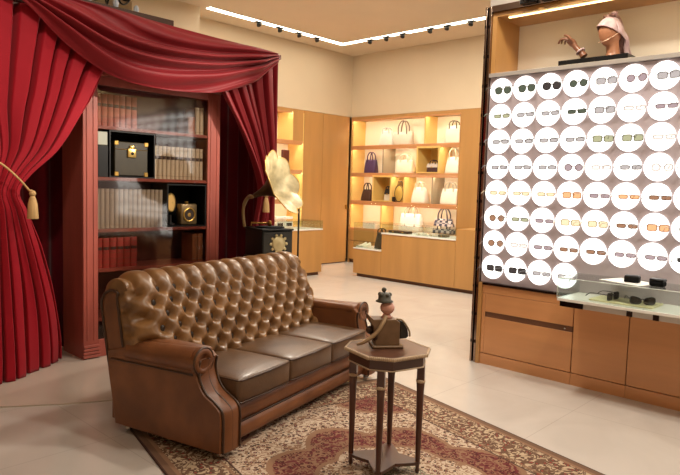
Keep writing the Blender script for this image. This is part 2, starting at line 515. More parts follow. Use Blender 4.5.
# ------------------------------------------------------------------ chesterfield sofa
sofa = thing('chesterfield_sofa', 'brown buttoned leather chesterfield sofa standing on the patterned rug', 'sofa', (2.08, 2.83, 0), math.radians(13.6))
SL = 1.98
def side_outline(k=0.12):
    # S-shaped front of the arm (y,z): from the floor up to the scroll
    return cr([(0.0, 0.06, 0), (0.0, 0.16, 0), (0.0, 0.25, 0), (0.06 * k, 0.305, 0), (0.32 * k, 0.345, 0), (0.68 * k, 0.385, 0), (0.92 * k, 0.45, 0), (1.0 * k, 0.52, 0), (0.95 * k, 0.575, 0)], 5)
def make_arm(x_out, x_in, name, k):
    sgn = 1 if x_in > x_out else -1
    out = [(p.x, p.y) for p in side_outline(k)]
    poly = out + [(k + 0.02, 0.60), (0.72, 0.58), (0.935, 0.53), (0.93, 0.40), (0.864, 0.06)]
    a = MB().prism(poly, x_out - sgn * 0.014, x_in, 'x', bev=0.008)
    # outside apron and rolled top
    ro = 0.076
    cx = x_out + sgn * 0.045
    def roll(u, v):
        th = 2 * PI * u
        y = k + (0.765 - k) * v
        rr = ro * (1.0 - 0.10 * (v if v < 1 else 1))
        return (cx + rr * math.cos(th) * 1.08, y, 0.562 + rr * math.sin(th) - 0.02 * v)
    a.grid(20, 14, roll)
    a.bx(min(cx, x_in), max(cx, x_in), k + 0.02, 0.74, 0.55, 0.626, 0.02, seg=2)
    o = a.build(name, M['leather_r'], sofa)
    # scroll face + double piping down the front
    s = MB()
    s.lathe([(0.0, 0.0), (ro * 0.55, 0.004), (ro * 0.6, 0.012), (ro * 0.95, 0.012), (ro * 1.06, 0.0), (ro * 1.06, -0.03)], 24,
            T=Matrix.Translation((cx, k - 0.004, 0.562)) @ Matrix.Rotation(PI / 2, 4, 'X'))
    fp = side_outline(k)
    xf0, xf1 = x_out + sgn * 0.005, x_in - sgn * 0.012
    s.grid(6, len(fp) - 1, lambda u, v: (xf0 + (xf1 - xf0) * u, fp[min(len(fp) - 1, int(round(v * (len(fp) - 1))))].x - 0.012 * math.sin(PI * u) - 0.003,
                                         fp[min(len(fp) - 1, int(round(v * (len(fp) - 1))))].y))
    s.build('scroll_panel', M['leather_r'], o)
    p = MB()
    for q in (xf0, (xf0 + xf1) / 2, xf1):
        p.tube([(q, f.x - 0.008, f.y) for f in fp], 0.0075, 8)
    # piping round the scroll and along the outside of the roll
    p.tube([(cx + 0.082 * math.cos(t), k - 0.008, 0.562 + 0.080 * math.sin(t)) for t in [i * 2 * PI / 24 for i in range(25)]], 0.007, 6)
    p.tube([(x_out - sgn * 0.016, k + 0.02 + (0.88 - k) * i / 10, 0.490 - 0.012 * i / 10) for i in range(11)], 0.006, 6)
    p.build('piping', M['piping'], o)
    return o
make_arm(0.0, 0.165, 'arm', 0.19)
make_arm(SL, SL - 0.165, 'arm', 0.12)
# outside side panels under the roll (flat leather of arm and lower back)
# base frame with two stepped rails
MB().bx(0.03, SL - 0.03, 0.06, 0.95, 0.062, 0.25, 0.01).build('base_frame', M['leather_r'], sofa)
def rail(z0, z1, y):
    def fn(u, v):
        b = math.sin(PI * v)
        return (0.15 + (SL - 0.30) * u, y - 0.022 * b ** 0.6, z0 + (z1 - z0) * v)
    return MB().grid(24, 8, fn)
rail(0.062, 0.165, 0.055).build('front_rail', M['leather_r'], sofa)
rail(0.172, 0.285, 0.06).build('front_rail', M['leather_r'], sofa)
MB().bx(0.15, SL - 0.15, 0.06, 0.75, 0.24, 0.30, 0.005).tube([(0.15, 0.052, 0.168), (SL - 0.15, 0.052, 0.168)], 0.006, 6).tube([(0.15, 0.056, 0.288), (SL - 0.15, 0.056, 0.288)], 0.006, 6)\
    .build('seat_deck', M['piping'], sofa)
# three cushions
cw = (SL - 0.33) / 3
for k in range(3):
    x0 = 0.165 + cw * k
    bm = bmesh.new()
    bmesh.ops.create_cube(bm, size=1, matrix=Matrix.Translation((x0 + cw / 2, 0.33, 0.37)) @ Matrix.Diagonal((cw - 0.006, 0.62, 0.15, 1)))
    bmesh.ops.bevel(bm, geom=list(bm.edges), offset=0.02, segments=3, profile=0.5, affect='EDGES')
    bmesh.ops.subdivide_edges(bm, edges=[e for e in bm.edges if e.calc_length() > 0.2], cuts=7, use_grid_fill=True)
    for v in bm.verts:
        u = (v.co.x - x0) / cw; w = (v.co.y - 0.02) / 0.62
        if v.co.z > 0.42: v.co.z += 0.022 * max(0, math.sin(PI * min(1, max(0, u)))) ** 0.6 * max(0, math.sin(PI * min(1, max(0, w)))) ** 0.6
        if v.co.y < 0.05: v.co.y -= 0.012 * math.sin(PI * max(0, min(1, u))) ** 0.5
    c = MB().bm(bm, True).build('seat_cushion', M['leather_s'], sofa)
    p = MB()
    for zz in (0.438, 0.302):
        p.tube([(x0 + 0.012, 0.6, zz), (x0 + 0.008, 0.03, zz), (x0 + 0.03, 0.012, zz), (x0 + cw / 2, 0.002, zz), (x0 + cw - 0.03, 0.012, zz), (x0 + cw - 0.008, 0.03, zz), (x0 + cw - 0.012, 0.6, zz)], 0.005, 6)
    p.build('piping', M['piping'], c)
# tufted back
prof = cr([(0.535, 0.40, 0), (0.575, 0.51, 0), (0.65, 0.70, 0), (0.73, 0.84, 0), (0.785, 0.91, 0), (0.84, 0.953, 0), (0.905, 0.966, 0), (0.965, 0.938, 0), (0.998, 0.87, 0), (0.988, 0.76, 0), (0.945, 0.51, 0), (0.895, 0.28, 0), (0.862, 0.065, 0)], 14)
plen = [0.0]
for a, b in zip(prof, prof[1:]): plen.append(plen[-1] + (b - a).length)
def pp(s):
    if s <= 0: return prof[0], Vector((1, 0, 0))
    for i in range(len(prof) - 1):
        if s <= plen[i + 1] + 1e-9:
            t = (s - plen[i]) / (plen[i + 1] - plen[i])
            d = (prof[i + 1] - prof[i]).normalized()
            return prof[i].lerp(prof[i + 1], t), Vector((-d.y, d.x, 0))
    d = (prof[-1] - prof[-2]).normalized()
    return prof[-1], Vector((-d.y, d.x, 0))
PU, PV = (SL - 0.16) / 24.0, 0.086        # button pitch
VROWS = 6
S0, STOP = 0.03, 0.03 + PV * VROWS          # lowest and highest button rows
TOTAL = plen[-1]
SROLL = 0.78                              # end of the pleats behind the roll
UB = 0.08
def tuft(x, s):
    u = (x - UB) / PU
    if s > TOTAL * 0.62: return 0.0
    v = (s - S0) / PV
    vt = VROWS
    if v <= vt:
        a = (u + v) / 2; b = (u - v) / 2
        h = (abs(math.sin(PI * a)) * abs(math.sin(PI * b))) ** 0.5
        # distance to the nearest button
        r0 = round(v); c0 = round((u - r0) / 2) * 2 + r0
        dd = ((u - c0) * PU) ** 2 + ((v - r0) * PV) ** 2
        for rr in (r0 - 1, r0 + 1):
            cc = round((u - rr) / 2) * 2 + rr
            dd = min(dd, ((u - cc) * PU) ** 2 + ((v - rr) * PV) ** 2)
        pit = 1 - math.exp(-dd / (2 * 0.027 ** 2))
        return 0.012 * h + 0.058 * pit
    t = (v - vt) * PV
    h = abs(math.sin(PI * (u - VROWS) / 2))
    c0 = round((u - VROWS) / 2) * 2 + VROWS
    dd = ((u - c0) * PU) ** 2 + t * t
    pit = 1 - math.exp(-dd / (2 * 0.027 ** 2))
    fade = max(0.0, 1 - max(0, t - 0.10) / 0.26)
    groove = 1 - math.exp(-(((u - c0) * PU) ** 2) / (2 * 0.016 ** 2))
    return (0.012 * h ** 0.6 + 0.058 * min(pit, 0.45 + 0.55 * groove)) * fade + 0.03 * (1 - fade) * 0
SPK = max(range(len(prof)), key=lambda i: prof[i].y)
def backbase(x, s):
    p, n = pp(s)
    edge = min(x, SL - x)
    e = max(0.0, 1 - edge / 0.15)
    dy = 0.0
    if s < plen[SPK]:
        tgt = 0.715 + 0.155 * p.y
        k = min(1.0, max(0.0, (plen[SPK] - s) / 0.10))
        dy = max(0.0, tgt - p.x) * e * e * k
    drop = -0.055 * e * e * max(0.0, min(1.0, (p.y - 0.6) / 0.35))
    return Vector((x, p.x + dy, p.y + drop))
def backpt(x, s):
    b = backbase(x, s)
    edge = min(x, SL - x)
    h = tuft(x, s) * min(1.0, (edge + 0.002) / 0.04)
    if h == 0: return b
    d = 0.006
    xa, xb = max(0, x - d), min(SL, x + d)
    sa, sb = max(0, s - d), min(TOTAL, s + d)
    n = (backbase(xb, s) - backbase(xa, s)).cross(backbase(x, sb) - backbase(x, sa)).normalized()
    q = b + n * h
    if q.z < 0.56: q.x = min(SL - 0.004, max(0.004, q.x))
    return q
# choose the row count so that rows alternate and the top row is where the pleats start
vt_rows = VROWS
bk = MB()
NU, NVV = 420, 190
bk.grid(NU, NVV, lambda u, v: backpt(SL * u, TOTAL * v))
back = bk.build('back', M['leather'], sofa)
# end caps of the back
for xe, sg in ((0.0, -1), (SL, 1)):
    pts = [backpt(xe, TOTAL * i / 60) for i in range(61)]
    cc = MB()
    n = len(pts)
    inner = [Vector((xe + sg * 0.006, 0.75 + (p.y - 0.75) * 0.9, 0.55 + (p.z - 0.55) * 0.94)) for p in pts]
    vs = pts + inner
    fs = [[i, i + 1, n + i + 1, n + i] for i in range(n - 1)] + [[n + i for i in range(n)]]
    cc.add(vs, fs, False)
    cc.build('side_panel', M['leather_r'], sofa)
    MB().tube([p + Vector((sg * 0.004, 0, 0)) for p in pts[:54]], 0.009, 8).build('piping', M['piping'], sofa)
# buttons, oversized and near-black to paint the shade of the tuft pits
bmesh_btn = MB().ball((0, 0, 0), 0.024, 12, sc=(0.85, 0.5, 1.2)).mesh('button', M['button'])
nbtn = 0
for r in range(vt_rows + 1):
    for c in range(0, 25):
        if (c + r) % 2: continue
        x = UB + PU * c
        if x < 0.09 or x > SL - 0.09: continue
        p = backpt(x, S0 + PV * r)
        if r == 0: continue
        o = bpy.data.objects.new('button', bmesh_btn); COL.objects.link(o); o.parent = sofa
        o.location = p + Vector((0, -0.008, 0.003))
for (x, y) in ((0.06, 0.06), (SL - 0.06, 0.06), (0.06, 0.82), (SL - 0.06, 0.82)):
    z0 = RZ if y < 0.5 else 0.0105
    MB().lathe([(0.022, z0), (0.028, z0 + 0.012), (0.018, z0 + 0.03), (0.026, 0.066)], 14, T=Matrix.Translation((x, y, 0))).build('foot', M['steel'], sofa)

# ------------------------------------------------------------------ side table
TX, TY, TZ = 2.71, 2.15, 0.71
tb = thing('side_table', 'small octagonal dark wood side table with gilt beaded rim on the rug', 'table', (TX, TY, RZ), math.radians(30))
tz = TZ - RZ
def octa(r, cut):
    # vertices around the corner legs at 0,90,180,270 deg
    v = []
    for k in range(4):
        a = k * PI / 2
        for d in (-cut, cut): v.append((r * math.cos(a + d), r * math.sin(a + d)))
    return v
MB().prism(octa(0.236, math.radians(17)), tz - 0.012, tz, 'z').build('tabletop', M['tabletop'], tb)
MB().prism(octa(0.216, math.radians(17)), tz - 0.075, tz - 0.0125, 'z').build('apron', M['table'], tb)
bd = MB()
oc = octa(0.238, math.radians(17)); 
for i in range(8):
    a = Vector((*oc[i], 0)); b = Vector((*oc[(i + 1) % 8], 0)); n = max(2, int((b - a).length / 0.0105))
    for k in range(n):
        p = a.lerp(b, k / n)
        bd.ball((p.x, p.y, tz - 0.006), 0.0075, 6, sc=(1, 1, 1.5))
bd.build('beaded_rim', M['bead'], tb)
ob = octa(0.219, math.radians(17))
mb = MB()
for i in range(8):
    mb.tube([(*ob[i], tz - 0.073), (*ob[(i + 1) % 8], tz - 0.073)], 0.004, 6)
mb.build('lower_bead', M['bead'], tb)
for k in range(4):
    a = k * PI / 2
    T = Matrix.Translation((0.192 * math.cos(a), 0.192 * math.sin(a), 0)) @ Matrix.Rotation(a, 4, 'Z')
    leg = MB().lathe([(0.009, 0.0), (0.014, 0.015), (0.010, 0.03), (0.0135, 0.06), (0.021, tz - 0.22), (0.0235, tz - 0.18), (0.017, tz - 0.172), (0.024, tz - 0.165)], 14, T=T)
    leg.box((0, 0, tz - 0.12), (0.042, 0.042, 0.092), 0.004, T=T)
    lo = leg.build('leg', M['table'], tb)
    MB().lathe([(0.025, tz - 0.178), (0.027, tz - 0.172), (0.025, tz - 0.160)], 14, T=T).build('gilt_collar', M['bead'], lo)
st = []
for k in range(4):
    a = k * PI / 2
    st += [(0.20 * math.cos(a - 0.09), 0.20 * math.sin(a - 0.09)), (0.20 * math.cos(a + 0.09), 0.20 * math.sin(a + 0.09))]
    for t in (0.25, 0.5, 0.75):
        aa = a + 0.09 + (PI / 2 - 0.18) * t
        rr = 0.20 - (0.20 - 0.105) * math.sin(PI * t)
        st.append((rr * math.cos(aa), rr * math.sin(aa)))
MB().prism(st, 0.05, 0.068, 'z').build('stretcher_shelf', M['table'], tb)

# ornament on the table
orn = thing('desk_ornament', 'small brown antique ornament with pink knob and dark green cap on the side table', 'ornament', (2.735, 2.185, TZ + 0.0005), math.radians(-38))
orn.scale = (1.14, 1.14, 1.08)
ow = mat('worn_brown_leather', (114, 86, 60), 0.5, var=0.16, scale=22)
MB().box((0, 0, 0.007), (0.155, 0.12, 0.014), 0.004).build('base_plate', mat('brown_base', (120, 92, 62), 0.45), orn)
MB().prism([(-0.062, 0.014), (0.058, 0.014), (0.058, 0.135), (0.035, 0.15), (-0.075, 0.15), (-0.100, 0.172), (-0.094, 0.14), (-0.072, 0.11)], -0.048, 0.048, 'y', bev=0.004).build('body', ow, orn)
MB().tube(cr([(-0.15, -0.03, 0.016), (-0.12, -0.052, 0.034), (-0.07, -0.058, 0.075), (-0.035, -0.055, 0.125), (-0.01, -0.03, 0.165)], 6), [0.006 + 0.004 * min(1, i / 8) for i in range(25)], 8).build('curved_strap', mat('bone', (166, 138, 104), 0.45), orn)
MB().prism([(0.059, 0.142), (0.075, 0.138), (0.100, 0.095), (0.105, 0.06), (0.095, 0.048), (0.059, 0.045)], -0.04, 0.04, 'y', bev=0.006).build('side_pad', mat('green_black_pad', (34, 34, 28), 0.5), orn)
MB().tube(cr([(0.04, -0.043, 0.152), (0.07, -0.043, 0.145), (0.104, -0.043, 0.095), (0.11, -0.043, 0.06)], 5), 0.005, 8).build('pad_trim', mat('bone_trim', (160, 140, 110), 0.45), orn)
MB().ball((-0.06, -0.03, 0.06), 0.024, 10, sc=(0.7, 1, 1.2)).ball((-0.082, 0.0, 0.085), 0.022, 10).build('side_knob', mat('dark_brown_knob', (60, 38, 24), 0.5), orn)
MB().lathe([(0.03, 0.15), (0.022, 0.162), (0.018, 0.172)], 14).ball((0.002, 0, 0.203), 0.036, 14).build('knob', mat('pink_knob', (204, 150, 132), 0.45), orn)
cp = MB().lathe([(0.042, 0.234), (0.045, 0.238), (0.033, 0.246), (0.032, 0.268), (0.022, 0.282), (0.0, 0.286)], 14, T=Matrix.Translation((-0.014, 0, 0)))
for k in range(5):
    a = k * 2 * PI / 5
    cp.ball((-0.014 + 0.025 * math.cos(a), 0.025 * math.sin(a), 0.272), 0.012, 7)
cp.ball((-0.018, 0, 0.298), 0.013, 8)
cp.build('cap', mat('dark_green_cap', (74, 70, 58), 0.45), orn)

# ------------------------------------------------------------------ bookcase
BX0, BX1, BY, BD, BH = 2.425, 3.86, 5.35, 0.42, 2.50
bc = thing('bookcase', 'tall red mahogany bookcase with glass front framed by the red curtains', 'bookcase', (BX0, BY, FZ), 0)
bw = BX1 - BX0
ix0, ix1 = 0.135, bw - 0.15
MB().bx(0, 0.03, 0.03, BD, 0, BH).build('side_panel', M['mahog'], bc)
MB().bx(bw - 0.03, bw, 0.03, BD, 0, BH).build('side_panel', M['mahog'], bc)
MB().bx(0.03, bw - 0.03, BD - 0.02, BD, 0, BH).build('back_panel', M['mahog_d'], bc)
for xa, xb in ((0, ix0), (ix1, bw)):
    s = MB().bx(xa, xb, 0, 0.03, 0.0, BH, 0.004)
    # raised moulding on the stile and stepped plinth block
    s.bx(xa + 0.03, xa + 0.045, -0.006, 0, 0.16, BH - 0.06, 0.002).bx(xb - 0.045, xb - 0.03, -0.006, 0, 0.16, BH - 0.06, 0.002)
    for k in range(4): s.bx(xa - 0.002 - 0.003 * k, xb + 0.002 + 0.003 * k, -0.02 - 0.003 * k, 0.0, 0.10 - 0.03 * k, 0.124 - 0.03 * k, 0.003)
    s.build('stile', M['mahog'], bc)
MB().bx(ix0, ix1, 0, 0.03, BH - 0.075, BH, 0.003).bx(-0.0, bw, -0.02, BD, BH, BH + 0.05, 0.006).build('top_rail', M['mahog'], bc)
MB().bx(ix0, ix1, 0, 0.03, 0, 0.16, 0.003).build('bottom_rail', M['mahog'], bc)
SH = [2.085, 1.63, 1.165, 0.805, 0.36]      # shelf tops (world)
for z in SH:
    MB().bx(0.03, bw - 0.03, 0.012, BD - 0.02, z - FZ - 0.03, z - FZ, 0.003).build('shelf', M['mahog'], bc)
gf = MB()
def pane(xa, xb, za, zb): gf.bx(xa, xb, 0.002, 0.007, za - FZ, zb - FZ)
gx0, gx1 = ix0 + 0.001, ix1 - 0.001
n1 = (gx0, 3.13 - BX0, 1.631, 2.055); n2 = (3.255 - BX0, gx1, 1.166, 1.60)
pane(gx0, gx1, 2.055, BH - 0.08); pane(n1[1], gx1, n1[2], n1[3]); pane(gx0, gx1, n2[3], n1[2])
pane(gx0, n2[0], n2[2], n2[3]); pane(gx0, gx1, 0.175, n2[2])
gf.build('glass_front', M['glass_b'], bc)

bm_cache = {}
def book(x, z, w, h, d, spine, style, label, group, y=None, tilt=0.0):
    """book standing on a shelf with its spine towards -Y; x = left side"""
    key = (round(w, 3), round(h, 3), round(d, 3), style)
    y = BY + 0.06 if y is None else y
    if key not in bm_cache:
        c = MB().bx(0, 0.004, 0.006, d, 0, h).bx(w - 0.004, w, 0.006, d, 0, h)
        nS = 6
        def sp(u, v): 
            t = PI * u
            return (w / 2 - w / 2 * math.cos(t), 0.008 - 0.010 * math.sin(t), h * v)
        c.grid(8, 1, sp)
        root = c.build('book', spine); root.location = (x, y, z)
        pg = MB().bx(0.004, w - 0.004, 0.008, d - 0.006, 0.004, h - 0.004).build('page_block', M['page'], root)
        bb = MB()
        for zz in ([0.12, 0.3, 0.5, 0.7, 0.88] if style == 'red' else [0.1, 0.9]):
            bb.tube([(w / 2 - w / 2 * math.cos(t), 0.0075 - 0.0105 * math.sin(t), h * zz) for t in [PI * k / 6 for k in range(7)]], 0.0022, 5)
        bb.build('spine_band', M['spine_gilt'] if style == 'red' else M['spine_beige'], root)
        if style != 'plain':
            lb = MB().grid(6, 1, lambda u, v: (w / 2 - w / 2 * 0.98 * math.cos(PI * (0.06 + 0.88 * u)), 0.0068 - 0.0108 * math.sin(PI * (0.06 + 0.88 * u)), h * (0.6 + 0.1 * v)))
            lb.build('spine_label', M['spine_dark'], root)
        bm_cache[key] = (root, list(c2 for c2 in COL.objects if c2.parent == root))
    else:
        src, ch = bm_cache[key]
        root = copy_tree(src, None, ch); root.location = (x, y, z)
        root.data = src.data
    root.location.z += 0.001
    root.rotation_euler = (0, tilt, 0)
    tag(root, label, 'book', group)
    return root
M['page'] = mat('paper', (222, 206, 178), 0.8)
M['spine_gilt'] = mat('spine_gilt', (150, 88, 62), 0.4, metal=0.2)
M['spine_beige'] = mat('spine_beige', (170, 150, 120), 0.6)
M['spine_dark'] = mat('spine_label', (70, 46, 42), 0.5)
M['bk_red'] = mat('red_book_leather', (196, 104, 82), 0.45, var=0.1, scale=20)
M['bk_red2'] = mat('crimson_book_leather', (180, 66, 60), 0.45, var=0.1, scale=20)
M['bk_cream'] = mat('cream_book_cloth', (214, 200, 176), 0.6, var=0.05, scale=30)
M['bk_grey'] = mat('grey_book_cloth', (176, 164, 148), 0.6, var=0.05, scale=30)
M['bk_brown'] = mat('tan_book_leather', (176, 112, 74), 0.5, var=0.1, scale=20)
def nth(k, n, side='left'):
    if k == 0: return 'leftmost'
    if k == n - 1: return 'rightmost'
    return ORD[k] + ' from left'
x = BX0 + ix0 + 0.008
for k in range(7):
    book(x, SH[0], 0.052, 0.285, 0.2, M['bk_red'], 'red', '%s of seven faded red books at the left of the top shelf' % nth(k, 7), 'red books on the top shelf'); x += 0.0575
book(BX0 + 1.095, SH[0], 0.075, 0.17, 0.2, M['bk_brown'], 'plain', 'short tan book beside two tall cream books on the top shelf', 'books at the right of the top shelf')
for k in range(2):
    book(BX0 + 1.178 + 0.052 * k, SH[0], 0.046, 0.27, 0.2, M['bk_cream'], 'plain', '%s of two tall cream books at the right of the top shelf' % ('left' if k == 0 else 'right'), 'books at the right of the top shelf')
x = BX0 + 0.715
for k in range(12):
    book(x, SH[1], 0.0415, 0.315, 0.2, M['bk_cream'], 'cream', '%s of twelve cream books right of the black display niche' % nth(k, 12), 'cream books on the second shelf'); x += 0.0468
x = BX0 + ix0 + 0.006
for k in range(15):
    book(x, SH[2], 0.0402, 0.36, 0.2, M['bk_grey'], 'plain', '%s of fifteen grey books filling the left of the third shelf' % nth(k, 15), 'grey books on the third shelf'); x += 0.0452
x = BX0 + ix0 + 0.008
for k in range(6):
    book(x, SH[3], 0.062, 0.275, 0.2, M['bk_red2'], 'red', '%s of six crimson books at the left of the fourth shelf' % nth(k, 6), 'crimson books on the fourth shelf'); x += 0.068
for k in range(2):
    book(BX0 + 1.155 + 0.066 * k, SH[3], 0.06, 0.28, 0.2, M['bk_brown'], 'plain', '%s of two tan books at the right of the fourth shelf' % ('left' if k == 0 else 'right'), 'tan books on the fourth shelf')
# black display niches
def niche(x0, x1, z0, z1, label):
    o = thing('display_box', label, 'display box', ((x0 + x1) / 2, BY + 0.012, z0 + 0.001))
    w = (x1 - x0); h = z1 - z0; d = 0.30; t = 0.012
    MB().bx(-w / 2, -w / 2 + t, 0, d, 0, h).bx(w / 2 - t, w / 2, 0, d, 0, h).bx(-w / 2 + t, w / 2 - t, 0, d, h - t, h).bx(-w / 2 + t, w / 2 - t, 0, d, 0, t).build('frame', M['black'], o)
    MB().bx(-w / 2 + t, w / 2 - t, d - 0.01, d, t, h - t).build('back_panel', M['blackm'], o)
    return o
niche(2.672, 3.125, SH[1], SH[1] + 0.42, 'open black display box around the dark olive case on the second shelf')
niche(3.26, 3.705, SH[2], SH[2] + 0.42, 'open black display box around the two clocks on the third shelf')
# black box with a small pale box on it, left of the case
tag(MB().box((0, 0, 0.14), (0.098, 0.16, 0.28), 0.004).build('box', M['black'], None, (2.616, BY + 0.10, SH[1] + 0.001)), 'narrow black box at the left end of the second bookcase shelf', 'box')
tag(MB().box((0, 0, 0.06), (0.096, 0.15, 0.12), 0.006).build('small_box', mat('pale_green_box', (170, 172, 158), 0.5), None, (2.616, BY + 0.10, SH[1] + 0.2825)), 'small pale grey box on the narrow black box in the bookcase', 'box')
# olive trunk
tr = thing('jewellery_case', 'dark olive hard case with brass lock and corners in the bookcase', 'case', (2.905, BY + 0.13, SH[1] + 0.015))
MB().box((0, 0, 0.16), (0.33, 0.16, 0.31), 0.006).build('body', M['olive'], tr)
for sx in (-1, 1):
    for zz in (0.02, 0.30):
        MB().box((sx * 0.148, -0.079, zz), (0.042, 0.014, 0.042), 0.005).build('corner_cap', M['brass'], tr)
lk = MB().box((0.0, -0.088, 0.215), (0.085, 0.016, 0.085), 0.012, seg=2).box((0, -0.088, 0.27), (0.05, 0.016, 0.03), 0.008, seg=2)
lk.build('lock', mat('bright_brass', (232, 200, 120), 0.28, metal=0.8), tr)
MB().lathe([(0.012, 0), (0.014, 0.004), (0.006, 0.006)], 12, T=Matrix.Translation((0, -0.096, 0.21)) @ Matrix.Rotation(PI / 2, 4, 'X')).build('keyhole', M['black'], tr)
MB().tube([(-0.165, -0.081, 0.245), (0.165, -0.081, 0.245)], 0.003, 6).build('lid_seam', M['brass'], tr)
# two clocks
def clock(x, z, label, rnd):
    o = thing('clock', label, 'clock', (x, BY + 0.13, z))
    if rnd:
        T = Matrix.Translation((0, 0, 0.22)) @ Matrix.Rotation(math.radians(34), 4, 'Z') @ Matrix.Diagonal((0.78, 0.78, 0.78, 1)) @ Matrix.Rotation(PI / 2, 4, 'X')
        MB().lathe([(0.0, -0.02), (0.115, -0.02), (0.125, 0.0), (0.115, 0.022), (0.106, 0.018)], 28, T=T, cap=False).build('case', M['gold'], o)
        MB().lathe([(0.0, 0.017), (0.108, 0.015)], 28, T=T, cap=False).build('dial', mat('amber_dial', (196, 158, 96), 0.4), o)
        MB().box((0, 0.024, 0.002), (0.004, 0.05, 0.002), T=T).box((0.015, 0, 0.002), (0.035, 0.004, 0.002), T=T @ Matrix.Translation((0, 0, 0.019))).build('hand', M['black'], o)
        MB().lathe([(0.05, 0), (0.045, 0.012), (0.012, 0.03), (0.012, 0.097)], 16).build('foot', M['iron'], o)
    else:
        MB().box((0, 0, 0.105), (0.19, 0.10, 0.21), 0.014, seg=2).build('case', mat('antique_bronze', (112, 92, 62), 0.35, metal=0.6, var=0.2, scale=20), o)
        T = Matrix.Translation((0, -0.051, 0.10)) @ Matrix.Rotation(PI / 2, 4, 'X')
        MB().lathe([(0.072, 0), (0.072, 0.008), (0.055, 0.006), (0.055, 0)], 28, T=T, cap=False).build('bezel', M['brass'], o)
        MB().lathe([(0.0, 0.002), (0.056, 0.002)], 28, T=T, cap=False).build('dial', mat('dark_dial', (48, 36, 26), 0.3), o)
        MB().lathe([(0.0, 0.006), (0.02, 0.004)], 14, T=T, cap=False).build('centre_boss', M['brass'], o)
        MB().lathe([(0.02, 0), (0.014, 0.02), (0.02, 0.025)], 12, T=Matrix.Translation((0, 0, 0.208))).build('handle', M['brass'], o)
clock(3.365, SH[2] + 0.0145, 'round gold clock on a dark foot inside the lower black display box', True)
clock(3.55, SH[2] + 0.0145, 'square bronze clock with round dial inside the lower black display box', False)

# ------------------------------------------------------------------ curtains
def fold(u, n, k=0.0, sharp=0.7):
    s = math.sin(2 * PI * (n * u + k) + 1.1 * math.sin(2 * PI * u * 1.7 + k))
    return math.copysign(abs(s) ** sharp, s)
LRT = [(0.0, 2.30), (0.2, 2.26), (0.53, 2.17), (1.03, 2.0), (1.35, 1.89), (1.49, 1.83), (1.62, 1.91), (1.84, 2.14), (2.225, 2.385), (2.515, 2.53), (3.1, 2.85)]
LLT = [(0.0, 0.95), (1.0, 1.30), (1.5, 1.47), (1.75, 1.40), (2.2, 1.10), (3.1, 0.75)]
def left_curtain(u, v):
    z = FZ + 0.004 + (2.925 - FZ) * v
    xl = sinterp(LLT, z); xr = sinterp(LRT, z)
    # folds fan out: x positions squeezed together at the tie
    wsq = 1 - 0.45 * math.exp(-((z - 1.5) / 0.3) ** 2)
    x = xl + (xr - xl) * u
    q = u + 0.010 * math.sin(2 * PI * 3.3 * u + 1.3 * z) + 0.006 * math.sin(5 * z + 9 * u)
    g = abs(math.sin(PI * (11.0 * q + 0.15))); g = min(1.0, g / 0.62); g = g * g * (3 - 2 * g); g = 0.8 * g + 0.2 * ((11.0 * q + 0.15) % 1.0)
    y = 5.22 - (0.115 if z > 1.5 else 0.115 + 0.03 * (1.5 - z) / 1.5) * g * wsq
    y += 0.012 * math.sin(2 * PI * 4.1 * q + 1.0)
    y += 1.05 * max(0, (1.1 - z) / 1.1) ** 1.3 * max(0, u - 0.55) ** 1.2      # hem swings back on the right
    y -= 0.05 * math.exp(-((z - 1.5) / 0.25) ** 2)
    return (x, y, z)
lc = MB().grid(340, 90, left_curtain).build('curtain', M['velvet'])
solid(lc, 0.006); tag(lc, 'bright red velvet curtain tied back left of the bookcase', 'curtain')
RRT = [(0.0, 4.0), (0.8, 4.12), (1.2, 4.18), (1.5, 4.24), (1.7, 4.2), (2.06, 4.02), (2.52, 3.72), (3.0, 3.45)]
def right_curtain(u, v):
    z = FZ + 0.004 + (2.93 - FZ) * v
    xl = sinterp(RRT, z); xr = 4.44
    x = xl + (xr - xl) * u
    amp = 0.05 if z > 1.5 else 0.035
    g = min(1.0, abs(math.sin(PI * (6.2 * (u + 0.02 * math.sin(6 * u + 1.5 * z)) + 0.2))) / 0.8)
    y = 5.22 - 2 * amp * g * g * (3 - 2 * g) - 0.02 * math.sin(2 * PI * 2.3 * u + z)
    return (x, y, z)
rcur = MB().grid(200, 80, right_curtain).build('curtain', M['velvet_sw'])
solid(rcur, 0.006); tag(rcur, 'dark red velvet curtain gathered right of the bookcase behind the gramophone', 'curtain')
# swag
SWL = [(1.0, 3.06), (1.40, 3.03), (1.71, 2.965), (1.85, 2.90), (2.149, 2.665), (2.524, 2.475), (2.944, 2.425), (3.471, 2.450), (3.725, 2.51), (4.05, 2.64), (4.2, 2.76), (4.335, 2.87)]
def swag(u, v):
    x = 1.0 + 3.335 * u
    zu = 3.035 - 0.075 * max(0, min(1, (x - 1.6) / 2.8))
    zl = sinterp(SWL, x)
    if zl > zu - 0.02: zl = zu - 0.02
    sp = max(0.0, zu - zl)
    vv = v
    z = zu + (zl - zu) * vv
    a = min(1.0, sp / 0.35)
    y = 5.02 - 0.10 * math.sin(PI * min(1, vv * 1.02)) * a
    ph = vv * 4.3 + 0.5 * math.sin(2.2 * PI * u + 1.5 * vv) + 0.22 * math.sin(9 * vv + 3 * u) 
    s = math.sin(2 * PI * ph)
    y += -0.045 * a * math.copysign(abs(s) ** 0.75, s) * (0.35 + 0.65 * math.sin(PI * min(1, max(0, vv + 0.08))))
    return (x, y, z)
sw = MB().grid(160, 110, swag).build('curtain_swag', M['velvet_sw'])
solid(sw, 0.006); tag(sw, 'crimson draped swag hanging across the top of the bookcase', 'curtain swag')
